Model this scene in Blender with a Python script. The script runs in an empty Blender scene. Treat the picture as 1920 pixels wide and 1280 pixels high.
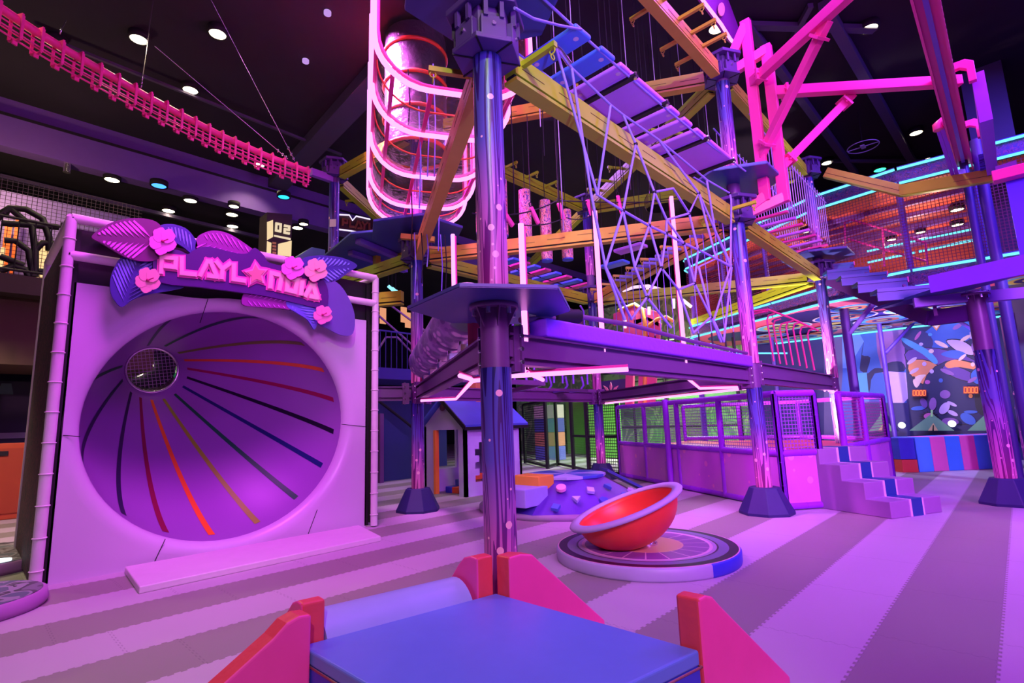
import bpy, math, random
from mathutils import Vector, Matrix
random.seed(7)
PI = math.pi
scene = bpy.context.scene
COL = scene.collection
# ------------------------------------------------------------------ camera
FPX, PITCH, ROLL, HEAD, EYE = 984.95, .154519, -.033740, .760784, 1.5   # calibrated from the photograph's vanishing points
_fw = Vector((math.cos(HEAD), math.sin(HEAD), 0)); _rt = Vector((math.sin(HEAD), -math.cos(HEAD), 0)); _up = Vector((0, 0, 1))
_f = _fw*math.cos(PITCH) + _up*math.sin(PITCH); _u0 = -_fw*math.sin(PITCH) + _up*math.cos(PITCH)
_x = _rt*math.cos(ROLL) + _u0*math.sin(ROLL); _u = -_rt*math.sin(ROLL) + _u0*math.cos(ROLL)
CAM = Vector((0, 0, EYE))
cam = bpy.data.cameras.new('camera'); camo = bpy.data.objects.new('camera', cam); COL.objects.link(camo)
cam.sensor_width = 36; cam.lens = FPX/1920*36; cam.clip_end = 200
camo.matrix_world = Matrix((( _x.x, _u.x, -_f.x, CAM.x), (_x.y, _u.y, -_f.y, CAM.y), (_x.z, _u.z, -_f.z, CAM.z), (0, 0, 0, 1)))
scene.camera = camo
# ------------------------------------------------------------------ world and exposure
scene.view_settings.view_transform = 'Standard'; scene.view_settings.look = 'None'
scene.view_settings.exposure = 0; scene.view_settings.gamma = 1; scene.view_settings.use_curve_mapping = False
world = bpy.data.worlds.new('hall'); scene.world = world; world.use_nodes = True
world.node_tree.nodes['Background'].inputs[0].default_value = (.30, .16, .55, 1)
world.node_tree.nodes['Background'].inputs[1].default_value = .05
# ------------------------------------------------------------------ stage lights (washes up in the ceiling, plus added fills with no fixture)
def area(name, loc, target, size, col, watts):
    l = bpy.data.lights.new(name, 'AREA'); l.shape = 'DISK'; l.size = size; l.color = col; l.energy = watts
    o = bpy.data.objects.new(name, l); COL.objects.link(o); o.location = loc
    o.rotation_euler = (Vector(target)-Vector(loc)).to_track_quat('-Z', 'Y').to_euler(); return o
def spot(name, loc, target, ang, col, watts, blend=.6, r=.15):
    l = bpy.data.lights.new(name, 'SPOT'); l.spot_size = math.radians(ang); l.spot_blend = blend; l.color = col; l.energy = watts; l.shadow_soft_size = r
    o = bpy.data.objects.new(name, l); COL.objects.link(o); o.location = loc
    o.rotation_euler = (Vector(target)-Vector(loc)).to_track_quat('-Z', 'Y').to_euler(); return o
PURPLE = (.46, .075, 1.0); MAGENTA = (.76, .11, .98); BLUE = (.10, .04, 1.0); WARM = (1.0, .82, .50)
area('purple_wash_floor', (7.5, 1.5, 9.2), (7.5, 1.2, 0), 3.0, PURPLE, 300)
area('purple_wash_near', (3.0, -.5, 9.2), (3.6, 1.2, 0), 2.0, PURPLE, 190)
area('magenta_wash_front', (1.9, 4.2, 9.0), (2.6, 7.6, 1.0), 2.6, (.84, .09, 1.0), 175).data.spread = math.radians(80)
area('purple_wash_right', (10.5, -1.5, 8.5), (9.5, 1.5, 0), 2.5, PURPLE, 260)
area('blue_wash_right', (13.0, -2.5, 8.0), (14, 1.5, 0), 2.5, (.16, .08, 1.0), 480)
area('purple_fill_right', (3.0, -7.0, 6.0), (10.5, 3.5, 1.6), 3.0, (.56, .12, 1.0), 210).data.spread = math.radians(60)  # added frontal fill for the right side, no fixture
area('magenta_fill_pen', (4.5, 8.6, 8.9), (10.6, 5.6, .8), 1.5, (.80, .14, 1.0), 820).data.spread = math.radians(70)  # added to brighten the pen skirt from the left
spot('violet_plank_fill', (1.0, -3.0, .8), (5.4, 2.9, 4.6), 44, (.24, .22, 1.0), 1500)  # added low behind the camera to lift the dark plank undersides
spot('block_fill', (12.0, -3.0, 7.0), (16.9, 1.4, .4), 30, (.46, .46, 1.0), 2200)  # added spot that brightens the striped foam blocks
area('mural_fill', (17.2, 2.0, 3.6), (20.9, 2.6, 1.7), 1.5, (.48, .40, 1.0), 190)  # added below the slab to lift the mural, no lamp there
area('violet_wash_deep', (11.0, 9.5, 9.2), (10, 8, 0), 3.0, (.46, .15, 1.0), 400)
spot('beam_fill_upper', (-2.0, -2.5, 8.6), (5.2, 3.4, 5.4), 50, (.80, 1.0, .40), 1500)  # added yellow-green flood that pulls the upper beams toward olive
spot('warm_flood_left', (-.6, 9.5, 9.0), (-.6, 6.5, 0), 70, WARM, 420)
spot('rail_fill', (1.0, -3.0, 6.5), (1.4, 9.2, 7.2), 42, (1.0, .30, .75), 1300)  # spot added to brighten the pink sky rail
spot('neutral_fill_near', (-3.2, -4.0, 6.5), (1.7, 2.6, .3), 32, (1.0, .86, .80), 1050)  # added fill for the front faces of the foam mat
spot('green_fill_floor', (-2.2, 1.0, 8.6), (-.3, 5.6, 0), 38, (.74, 1.0, .58), 600)  # greenish light added to neutralise purple on the left floor
spot('playhouse_fill', (5.6, 2.0, 7.6), (8.3, 8.8, .9), 24, (.66, .55, 1.0), 620)  # spot added to lift the dim playhouse walls
area('house_fill', (-1.0, -7.0, 7.0), (8, 4, 3.2), 4.0, (.74, .18, 1.0), 300).data.spread = math.radians(70)  # unseen soft fill added from behind the camera
spot('soffit_fill', (12.6, 3.9, 1.1), (16.8, 3.6, 4.2), 100, (1.0, .70, .84), 2100)  # added uplight for the printed soffit, no floor lamp stands here
area('green_room', (17.5, 9.5, 5.5), (16.5, 9.5, 0), 2.5, (.70, 1.0, .62), 760).data.spread = math.radians(120)
# ------------------------------------------------------------------ pixel -> place helpers: a pixel's ray met with a named plane
def ray(px, py): return _f + _x*((px-960)/FPX) - _u*((py-640)/FPX)
def ZP(px, py, z=0):
    d = ray(px, py); return CAM + d*((z-EYE)/d.z)
def YP(px, py, y):
    d = ray(px, py); return CAM + d*(y/d.y)
def XP(px, py, x):
    d = ray(px, py); return CAM + d*(x/d.x)
def PP(px, py, p0, n):
    d = ray(px, py); n = Vector(n); return CAM + d*((Vector(p0)-CAM).dot(n)/d.dot(n))
def VP(px, py, x, y):                                               # on the upright line through (x, y)
    d = ray(px, py); return CAM + d*(math.hypot(x, y)/math.hypot(d.x, d.y))
D60 = Vector((.5, .8660254, 0)); N60 = Vector((.8660254, -.5, 0)); Zv = Vector((0, 0, 1)); Xv = Vector((1, 0, 0)); Yv = Vector((0, 1, 0))
V3 = Vector
# ------------------------------------------------------------------ mesh collector
class MB:
    def __init__(s): s.v = []; s.f = []; s.m = []; s.s = []; s.mi = 0
    def add(s, vs, fs, smooth=False):
        b = len(s.v); s.v += [V3(v) for v in vs]
        for f in fs: s.f.append([b+i for i in f]); s.m.append(s.mi); s.s.append(smooth)
        return s
    def bx(s, x0, x1, y0, y1, z0, z1):
        return s.obox(V3(((x0+x1)/2, (y0+y1)/2, (z0+z1)/2)), Xv*((x1-x0)/2), Yv*((y1-y0)/2), Zv*((z1-z0)/2))
    def obox(s, c, a, b, d):
        c = V3(c); a = V3(a); b = V3(b); d = V3(d)
        vs = [c+a*i+b*j+d*k for k in (-1, 1) for j in (-1, 1) for i in (-1, 1)]
        return s.add(vs, [(0, 2, 3, 1), (4, 5, 7, 6), (0, 1, 5, 4), (1, 3, 7, 5), (3, 2, 6, 7), (2, 0, 4, 6)])
    def bar(s, p, q, w, h, up=Zv):                                  # box from p to q, w wide, h tall, centred
        p = V3(p); q = V3(q); d = (q-p); L = d.length; d.normalize(); r = d.cross(up)
        r = V3((1, 0, 0)) if r.length < 1e-4 else r.normalized(); u = r.cross(d)
        return s.obox((p+q)/2, d*(L/2), r*(w/2), u*(h/2))
    def cyl(s, p, q, r, r2=None, n=14, cap=True):
        p = V3(p); q = V3(q); r2 = r if r2 is None else r2; d = (q-p).normalized()
        a = d.orthogonal().normalized(); b = d.cross(a)
        if abs(d.z) > .999: a = V3((1, 0, 0)); b = V3((0, 1, 0)) if d.z > 0 else V3((0, -1, 0))
        vs = []
        for c, rr in ((p, r), (q, r2)):
            vs += [c+(a*math.cos(2*PI*i/n)+b*math.sin(2*PI*i/n))*rr for i in range(n)]
        s.add(vs, [(i, (i+1) % n, n+(i+1) % n, n+i) for i in range(n)], n > 8)
        if cap: s.add(vs, [tuple(range(n-1, -1, -1)), tuple(range(n, 2*n))])
        return s
    def tube(s, pts, r, n=8, closed=False):
        pts = [V3(p) for p in pts]; N = len(pts); rings = []
        a = None
        for i, p in enumerate(pts):
            if closed: d = pts[(i+1) % N]-pts[i-1]
            else: d = pts[min(i+1, N-1)]-pts[max(i-1, 0)]
            d.normalize()
            if a is None: a = d.orthogonal().normalized()
            else:
                a = a-d*a.dot(d); a = a.normalized() if a.length > 1e-5 else d.orthogonal().normalized()
            b = d.cross(a); rings.append([p+(a*math.cos(2*PI*k/n)+b*math.sin(2*PI*k/n))*r for k in range(n)])
        vs = [v for rg in rings for v in rg]
        fs = [(i*n+k, i*n+(k+1) % n, ((i+1) % N)*n+(k+1) % n, ((i+1) % N)*n+k) for i in range(N if closed else N-1) for k in range(n)]
        s.add(vs, fs, True)
        if not closed: s.add(vs, [tuple(range(n-1, -1, -1)), tuple(range((N-1)*n, N*n))])
        return s
    def prism(s, poly, d):                                          # flat outline pushed along d
        poly = [V3(p) for p in poly]; d = V3(d); n = len(poly)
        c = V3((0, 0, 0))
        for i in range(n): c += poly[i].cross(poly[(i+1) % n])
        if c.dot(d) > 0: poly = poly[::-1]
        vs = poly+[p+d for p in poly]
        return s.add(vs, [tuple(range(n)), tuple(range(2*n-1, n-1, -1))]+[((i+1) % n, i, n+i, n+(i+1) % n) for i in range(n)])
    def lathe(s, prof, c=(0, 0, 0), n=32, ax=Zv, smooth=True, a0=0, a1=2*PI, ref=None):  # prof: (r, h) along axis
        c = V3(c); ax = V3(ax).normalized()
        a = (V3(ref) if ref is not None else (Xv if abs(ax.z) > .9 else ax.orthogonal())); a = (a-ax*a.dot(ax)).normalized(); b = ax.cross(a)
        full = abs(a1-a0-2*PI) < 1e-6; m = n if full else n+1
        vs = [c+ax*h+(a*math.cos(a0+(a1-a0)*k/n)+b*math.sin(a0+(a1-a0)*k/n))*r for r, h in prof for k in range(m)]
        fs = [(i*m+k, i*m+(k+1) % m, (i+1)*m+(k+1) % m, (i+1)*m+k) for i in range(len(prof)-1) for k in range(m if full else n)]
        return s.add(vs, fs, smooth)
    def ball(s, c, r, n=10, sz=1):
        return s.lathe([(r*math.sin(PI*i/n)+1e-5, -r*sz*math.cos(PI*i/n)) for i in range(n+1)], c, n*2)
    def torus(s, c, R, r, ax=Zv, n=20, m=8):
        ax = V3(ax).normalized(); a = ax.orthogonal().normalized(); b = ax.cross(a); c = V3(c)
        return s.tube([c+(a*math.cos(2*PI*i/n)+b*math.sin(2*PI*i/n))*R for i in range(n)], r, m, True)
    def quad(s, a, b, c, d): return s.add([a, b, c, d], [(0, 1, 2, 3)])
WLOC = {}
SPLIT = set('bracket bolt wall_arm clamp_bar roller_bracket brace clamp joist stud washer dropper shackle lit_window orange_panel lit_banner ceiling_joist stand pad_strip lit_panel seam tread_bracket side_rail black_backing flange knot rim_strip'.split())
def pieces(b):                                                      # the separate bodies of a collector, each as its own collector
    par = list(range(len(b.v)))
    def find(i):
        while par[i] != i: par[i] = par[par[i]]; i = par[i]
        return i
    seen = {}
    for i, v in enumerate(b.v):
        k = (round(v.x, 5), round(v.y, 5), round(v.z, 5))
        if k in seen: par[find(i)] = find(seen[k])
        else: seen[k] = i
    for f in b.f:
        for i in f[1:]: par[find(i)] = find(f[0])
    out = {}
    for fi, f in enumerate(b.f):
        o = out.setdefault(find(f[0]), MB()); o.mi = b.m[fi]; o.add([b.v[i] for i in f], [tuple(range(len(f)))], b.s[fi])
    for o in out.values():                                          # weld
        ix = {}; nv = []; mp = []
        for v in o.v:
            k = (round(v.x, 5), round(v.y, 5), round(v.z, 5))
            if k not in ix: ix[k] = len(nv); nv.append(v)
            mp.append(ix[k])
        o.v = nv; o.f = [[mp[i] for i in f] for f in o.f]
    return list(out.values())
def obj(name, b, *a, **k):
    if name in SPLIT:
        ps = pieces(b)
        if len(ps) > 1:
            for q in ps: r = obj1(name, q, *a, **k)
            return r
    return obj1(name, b, *a, **k)
def obj1(name, b, mat, parent=None, label=None, cat=None, group=None, kind=None, bev=0, mods=None):
    me = bpy.data.meshes.new(name)
    lo = V3((min(v.x for v in b.v), min(v.y for v in b.v), min(v.z for v in b.v))); hi = V3((max(v.x for v in b.v), max(v.y for v in b.v), max(v.z for v in b.v)))
    org = V3(((lo.x+hi.x)/2, (lo.y+hi.y)/2, lo.z))
    if kind == 'structure' and parent is None: org = V3((0, 0, 0))
    me.from_pydata([tuple(v-org) for v in b.v], [], b.f)
    for m in (mat if isinstance(mat, (list, tuple)) else [mat]): me.materials.append(m)
    me.polygons.foreach_set('material_index', b.m); me.polygons.foreach_set('use_smooth', b.s)
    me.update()
    o = bpy.data.objects.new(name, me); COL.objects.link(o)
    WLOC[o.name] = org
    if parent is not None: o.parent = parent; o.location = org-WLOC[parent.name]
    else: o.location = org
    if label: o['label'] = label
    if cat: o['category'] = cat
    if group: o['group'] = group
    if kind: o['kind'] = kind
    if bev:
        m = o.modifiers.new('bevel', 'BEVEL'); m.width = bev; m.segments = 3; m.limit_method = 'ANGLE'; m.angle_limit = .7
    return o
def thing(name, label, cat, loc=(0, 0, 0), group=None):
    o = bpy.data.objects.new(name, None); COL.objects.link(o); o.empty_display_size = .1
    WLOC[o.name] = V3(loc); o.location = loc; o['label'] = label; o['category'] = cat
    if group: o['group'] = group
    return o
# ------------------------------------------------------------------ materials
def srgb(r, g, b):
    f = lambda c: (c/255/12.92 if c/255 <= .04045 else ((c/255+.055)/1.055)**2.4)
    return (f(r), f(g), f(b), 1)
def mk(name):
    m = bpy.data.materials.new(name); m.use_nodes = True; nt = m.node_tree; return m, nt, nt.nodes['Principled BSDF']
def mat(name, col, rough=.5, metal=0, var=.06, scale=6, bump=0, bscale=60, spec=.5):
    m, nt, p = mk(name); N = nt.nodes; L = nt.links
    c = srgb(*col) if max(col) > 1 else (*col[:3], 1)
    p.inputs['Roughness'].default_value = rough; p.inputs['Metallic'].default_value = metal; p.inputs['Specular IOR Level'].default_value = spec
    tc = N.new('ShaderNodeTexCoord'); no = N.new('ShaderNodeTexNoise'); no.inputs['Scale'].default_value = scale; no.inputs['Detail'].default_value = 3
    L.new(tc.outputs['Object'], no.inputs['Vector'])
    mx = N.new('ShaderNodeMix'); mx.data_type = 'RGBA'
    mx.inputs[6].default_value = (*[min(1, v*(1-var)) for v in c[:3]], 1); mx.inputs[7].default_value = (*[min(1, v*(1+var)) for v in c[:3]], 1)
    L.new(no.outputs['Fac'], mx.inputs[0]); L.new(mx.outputs[2], p.inputs['Base Color'])
    if bump:
        n2 = N.new('ShaderNodeTexNoise'); n2.inputs['Scale'].default_value = bscale; L.new(tc.outputs['Object'], n2.inputs['Vector'])
        bp = N.new('ShaderNodeBump'); bp.inputs['Strength'].default_value = bump; bp.inputs['Distance'].default_value = .02
        L.new(n2.outputs['Fac'], bp.inputs['Height']); L.new(bp.outputs['Normal'], p.inputs['Normal'])
    return m
def emit(name, col, strength):
    m = bpy.data.materials.new(name); m.use_nodes = True; nt = m.node_tree; nt.nodes.remove(nt.nodes['Principled BSDF'])
    e = nt.nodes.new('ShaderNodeEmission'); e.inputs[0].default_value = (*col, 1); e.inputs[1].default_value = strength
    nt.links.new(e.outputs[0], nt.nodes['Material Output'].inputs[0]); return m
class NG:                                                           # tiny node-graph helper
    def __init__(s, name): s.m, s.nt, s.p = mk(name); s.N = s.nt.nodes; s.tc = s.N.new('ShaderNodeTexCoord')
    def lk(s, a, b): s.nt.links.new(a, b)
    def math(s, op, a, b=None, c=None):
        n = s.N.new('ShaderNodeMath'); n.operation = op
        for i, v in enumerate((a, b, c)):
            if v is None: continue
            if isinstance(v, (int, float)): n.inputs[i].default_value = v
            else: s.lk(v, n.inputs[i])
        return n.outputs[0]
    def sep(s, v):
        n = s.N.new('ShaderNodeSeparateXYZ'); s.lk(v, n.inputs[0]); return n.outputs
    def map(s, v, sc=(1, 1, 1), loc=(0, 0, 0)):
        n = s.N.new('ShaderNodeMapping'); n.inputs['Scale'].default_value = sc; n.inputs['Location'].default_value = loc; s.lk(v, n.inputs[0]); return n.outputs[0]
    def noise(s, v, sc=5, det=3, dist=0):
        n = s.N.new('ShaderNodeTexNoise'); n.inputs['Scale'].default_value = sc; n.inputs['Detail'].default_value = det; n.inputs['Distortion'].default_value = dist; s.lk(v, n.inputs['Vector']); return n.outputs['Fac']
    def voro(s, v, sc=5, rnd=1, feat='F1'):
        n = s.N.new('ShaderNodeTexVoronoi'); n.inputs['Scale'].default_value = sc; n.inputs['Randomness'].default_value = rnd; n.feature = feat; s.lk(v, n.inputs['Vector']); return n.outputs
    def ramp(s, f, stops, interp='LINEAR'):
        n = s.N.new('ShaderNodeValToRGB'); n.color_ramp.interpolation = interp; e = n.color_ramp.elements
        while len(e) < len(stops): e.new(.5)
        for k, (p, c) in enumerate(stops): e[k].position = p; e[k].color = c if len(c) == 4 else (*c, 1)
        s.lk(f, n.inputs[0]); return n.outputs[0]
    def mix(s, f, a, b, mode='MIX'):
        n = s.N.new('ShaderNodeMix'); n.data_type = 'RGBA'; n.blend_type = mode
        for i, v in ((0, f), (6, a), (7, b)):
            if isinstance(v, (int, float)): n.inputs[i].default_value = v
            elif isinstance(v, tuple): n.inputs[i].default_value = v if len(v) == 4 else (*v, 1)
            else: s.lk(v, n.inputs[i])
        return n.outputs[2]
    def fin(s, col, rough=.5, bump=None, bs=.3, spec=.5):
        s.lk(col, s.p.inputs['Base Color']); s.p.inputs['Roughness'].default_value = rough; s.p.inputs['Specular IOR Level'].default_value = spec
        if bump is not None:
            b = s.N.new('ShaderNodeBump'); b.inputs['Strength'].default_value = bs; b.inputs['Distance'].default_value = .01; s.lk(bump, b.inputs['Height']); s.lk(b.outputs[0], s.p.inputs['Normal'])
        return s.m
def m_floor():
    g = NG('jigsaw_mat_floor'); o = g.sep(g.tc.outputs['Object'])
    tooth = g.math('SIGN', g.math('SINE', g.math('MULTIPLY', o[0], 2*PI/.075)))
    y = g.math('ADD', o[1], g.math('MULTIPLY', tooth, .008))
    k = g.math('DIVIDE', g.math('SUBTRACT', y, .29), .635)
    even = g.math('LESS_THAN', g.math('MODULO', g.math('ADD', k, 1000), 2.0), 1.0)
    fine = g.noise(g.tc.outputs['Object'], 420, 2); big = g.noise(g.tc.outputs['Object'], 1.3, 3)
    lt = g.mix(fine, srgb(176, 162, 172), srgb(206, 192, 202)); dk = g.mix(fine, srgb(128, 124, 112), srgb(158, 154, 142))
    col = g.mix(even, lt, dk)
    cell = g.math('FLOOR', k)
    sx = g.math('ADD', g.math('ADD', o[0], g.math('MULTIPLY', g.math('SIGN', g.math('SINE', g.math('MULTIPLY', o[1], 2*PI/.075))), .008)), g.math('MULTIPLY', cell, .317))
    fr = g.math('ABSOLUTE', g.math('SUBTRACT', g.math('FRACT', g.math('DIVIDE', sx, 1.27)), .5))
    seam = g.math('LESS_THAN', fr, .0032)
    fy = g.math('ABSOLUTE', g.math('SUBTRACT', g.math('FRACT', g.math('ADD', k, .5)), .5)); seam2 = g.math('LESS_THAN', fy, .006)
    sm = g.math('MAXIMUM', seam, seam2)
    col = g.mix(g.math('MULTIPLY', sm, .35), col, srgb(90, 80, 84))
    col = g.mix(g.math('MULTIPLY', big, .18), col, srgb(150, 138, 140))
    return g.fin(col, .62, g.math('SUBTRACT', fine, sm), .25)
def m_wrap():
    g = NG('bark_print_wrap'); o = g.tc.outputs['Object']; gz = g.sep(g.tc.outputs['Generated'])[2]
    wav = g.noise(g.map(o, (1, 1, .055)), 6.5, 1.5, .5)
    lines = g.math('GREATER_THAN', g.math('SINE', g.math('MULTIPLY', wav, 62)), .30)
    base = g.ramp(gz, [(0, srgb(232, 130, 182)), (.30, srgb(204, 108, 186)), (.62, srgb(98, 86, 174)), (1, srgb(64, 64, 152))])
    dark = g.ramp(gz, [(0, srgb(136, 34, 104)), (.4, srgb(100, 42, 130)), (1, srgb(22, 20, 84))])
    col = g.mix(lines, base, dark)
    d = g.voro(o, 5.2)[0]; dot = g.math('LESS_THAN', d, .15)
    d2 = g.voro(g.map(o, (1, 1, 1), (.3, .7, .1)), 9)[0]; dot2 = g.math('LESS_THAN', d2, .10)
    col = g.mix(g.math('MAXIMUM', dot, dot2), col, srgb(250, 190, 205))
    return g.fin(col, .34, g.noise(o, 14, 2), .12)
def m_wood(name, a, b):
    g = NG(name); o = g.tc.outputs['Object']
    n = g.noise(o, 5, 3); dash = g.math('GREATER_THAN', g.noise(o, 3.1, 0), .5)
    return g.fin(g.mix(n, srgb(*a), srgb(*b)), .45)
def m_net(name, cell, wire, col, emis=0):
    g = NG(name); uv = g.sep(g.tc.outputs['UV'])
    f = lambda c: g.math('LESS_THAN', g.math('ABSOLUTE', g.math('SUBTRACT', g.math('FRACT', g.math('DIVIDE', c, cell)), .5)), wire/cell/2)
    a = g.math('MAXIMUM', f(uv[0]), f(uv[1])); g.lk(a, g.p.inputs['Alpha'])
    g.p.inputs['Base Color'].default_value = srgb(*col); g.p.inputs['Roughness'].default_value = .7; return g.m
def m_clear(name, tint=(1, 1, 1), refl=.12, crinkle=0, rough=.05):
    m, nt, p = mk(name); N = nt.nodes; N.remove(p)
    t = N.new('ShaderNodeBsdfTransparent'); t.inputs[0].default_value = (*tint, 1); gl = N.new('ShaderNodeBsdfGlossy'); gl.inputs['Roughness'].default_value = rough
    mx = N.new('ShaderNodeMixShader')
    lw = N.new('ShaderNodeLayerWeight'); lw.inputs[0].default_value = .35; mm = N.new('ShaderNodeMath'); mm.operation = 'MULTIPLY_ADD'; mm.inputs[1].default_value = .4; mm.inputs[2].default_value = refl
    nt.links.new(lw.outputs['Facing'], mm.inputs[0]); nt.links.new(mm.outputs[0], mx.inputs[0])
    nt.links.new(t.outputs[0], mx.inputs[1]); nt.links.new(gl.outputs[0], mx.inputs[2]); nt.links.new(mx.outputs[0], N['Material Output'].inputs[0])
    if crinkle:
        no = N.new('ShaderNodeTexNoise'); no.inputs['Scale'].default_value = 7; no.inputs['Detail'].default_value = 4; no.inputs['Distortion'].default_value = 1.5
        tc = N.new('ShaderNodeTexCoord'); nt.links.new(tc.outputs['Object'], no.inputs['Vector'])
        bp = N.new('ShaderNodeBump'); bp.inputs['Strength'].default_value = crinkle; bp.inputs['Distance'].default_value = .05
        nt.links.new(no.outputs['Fac'], bp.inputs['Height']); nt.links.new(bp.outputs[0], gl.inputs['Normal']); nt.links.new(bp.outputs[0], lw.inputs['Normal'])
    return m
def m_blobs(name, cols, scale, rough=.5, stretch=(1, 1, 1), dist=1.0):
    g = NG(name); n = g.noise(g.map(g.tc.outputs['Object'], stretch), scale, 2, dist)
    k = len(cols); st = [(.3+.4*i/k, srgb(*c)) for i, c in enumerate(cols)]; st[0] = (0, st[0][1])
    return g.fin(g.ramp(n, st, 'CONSTANT'), rough)
FLOOR = m_floor(); WRAP = m_wrap()
BLACK = mat('black_rubber', (20, 18, 22), .6); DARK = mat('matte_black_paint', (26, 22, 32), .8)
STEEL = mat('dark_purple_steel', (112, 66, 122), .38, .0); STEEL2 = mat('violet_steel', (126, 84, 190), .4)
CAPM = mat('cap_plastic', (82, 56, 118), .45); SEAM = mat('seam_black', (14, 10, 20), .7)
YEL = m_wood('yellow_timber', (166, 188, 26), (186, 206, 38)); YEL2 = m_wood('pink_lit_tan_timber', (190, 164, 40), (206, 180, 60))  # tan copy: yellow timber with pinkish light put into its colour
PINKST = mat('pink_steel', (244, 66, 150), .38); PLATE = mat('navy_platform', (60, 74, 140), .3); BLUEP = mat('blue_plank', (84, 126, 240), .45); PURP = mat('purple_plank', (206, 132, 244), .45)
NEON = emit('pink_neon', (1.0, .26, .88), 2.3); CYAN = emit('cyan_neon', (.16, .78, 1.0), 1.5)
LAMP = emit('warm_lamp', (1.0, .86, .55), 9); GREENL = emit('green_lamp', (.05, 1, .4), 2.5); BLUEL = emit('blue_lamp', (.05, .25, 1), 3.0)
CHROME = mat('chrome', (220, 216, 224), .2, .9)
ROPEP = mat('purple_rope', (150, 140, 226), .7); ROPEB = mat('black_rope', (24, 18, 28), .8); ROPEL = mat('pale_rope', (190, 180, 210), .7)
VPINK = mat('pink_vinyl', (250, 76, 158), .38, bump=.15, bscale=9); VRED = mat('coral_vinyl', (232, 74, 84), .4, bump=.25, bscale=14); VBLUE = mat('blue_vinyl', (104, 136, 214), .33, bump=.05, bscale=6)
VBLUE2 = mat('deep_blue_vinyl', (58, 66, 196), .4); VSKY = mat('pale_blue_vinyl', (160, 176, 226), .35)
FIBER = mat('white_fibreglass', (214, 196, 220), .28, var=.02, scale=2); WHITEP = mat('white_padding', (235, 222, 226), .5, bump=.2, bscale=12)
PADP = mat('purple_padding', (150, 70, 244), .4, bump=.2, bscale=20)
def netobj(name, corners, m, parent=None, **kw):                     # a flat net with metres as UV
    c = [V3(v) for v in corners]; b = MB(); b.add(c, [tuple(range(len(c)))])
    o = obj(name, b, m, parent, **kw); uv = o.data.uv_layers.new(name='UVMap')
    ux = (c[1]-c[0]).normalized(); nz = ux.cross(c[-1]-c[0]).normalized(); uy = nz.cross(ux)
    for li, l in enumerate(o.data.loops):
        d = c[l.vertex_index]-c[0]; uv.data[li].uv = (d.dot(ux), d.dot(uy))
    return o
# ================================================================== SETTING
CEIL = 9.5
b = MB(); b.bx(-9, 46, -12, 34, -.2, 0); obj('floor', b, FLOOR, kind='structure')
b = MB(); b.bx(-9, 46, -12, 34, CEIL, CEIL+.2); CEILM = mat('black_ceiling', (34, 28, 40), .9, var=.5, scale=.7); obj('ceiling', b, CEILM, kind='structure')
WALLM = mat('dark_wall', (30, 26, 44), .8)
b = MB(); b.bx(-9, 46, 33.8, 34, 0, CEIL); obj('wall_left', b, WALLM, kind='structure')
b = MB(); b.bx(45.8, 46, -12, 33.8, 0, CEIL); obj('wall_back', b, WALLM, kind='structure')
b = MB(); b.bx(-9, 45.8, -12, -11.8, 0, CEIL); obj('wall_right', b, WALLM, kind='structure')
b = MB(); b.bx(-9, -8.8, -11.8, 33.8, 0, CEIL); obj('wall_front', b, WALLM, kind='structure')
# purple bulkhead on the left with the lower ceiling behind it
BULK = mat('purple_painted_bulkhead', (116, 82, 168), .7)
b = MB(); b.bx(-9, 30, 16.2, 16.6, 8.25, 9.0); b.bx(-9, 30, 16.35, 16.6, 9.0, CEIL); obj('trim_2', b, BULK, kind='structure')
b = MB(); b.bx(-9, 30, 16.18, 16.34, 9.0, 9.07); obj('trim_1', b, DARK, kind='structure')
b = MB(); b.bx(-9, 30, 16.6, 33.8, 8.3, 8.5); obj('ceiling_lower', b, CEILM, kind='structure')
# ceiling ducts and conduits
DUCT = mat('dark_duct', (74, 66, 92), .75)
def duct(p, q, w, h, lab):
    b = MB(); b.bar(p, q, w, h); obj('ceiling_duct', b, DUCT, label=lab, cat='duct', group='ducts under the black ceiling')
z = CEIL-.16
duct(ZP(470, 400, z), ZP(720, 130, z), .55, .3, 'broad dark duct crossing the ceiling left of the neon tunnel')
duct(ZP(1545, 10, z), ZP(1712, 305, z), .2, .22, 'straight purple-grey duct running past the big lamp at upper right')
duct(ZP(1400, 45, z), ZP(1605, 325, z), .16, .2, 'dark duct running parallel behind the pink bracket arms')
duct(ZP(1405, 48, z+.05), ZP(1640, 55, z+.05), .16, .1, 'short conduit joining the big upper right lamp')
duct(ZP(1520, 10, z+.05), ZP(1460, 120, z+.05), .1, .1, 'small slanted conduit behind the upper pink arm')
duct(ZP(0, 330, 8.05), ZP(530, 455, 8.05), .12, .1, 'thin conduit along the dark ceiling below the bulkhead')
duct(ZP(1560, 302, z), ZP(1745, 302, z), .09, .08, 'thin conduit linking the row of right hand lamps')
duct(ZP(60, 60, z), ZP(640, 290, z), .07, .06, 'long thin conduit crossing behind the sky rail')
# big dark building column at the right
COLM = mat('dark_grey_column', (84, 80, 112), .7)
b = MB(); c0 = XP(1800, 150, 16.1); c1 = XP(1884, 150, 16.1); b.bx(16.1, 16.9, c1.y, c0.y, 0, CEIL); obj('wall_column', b, COLM, kind='structure')
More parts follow.
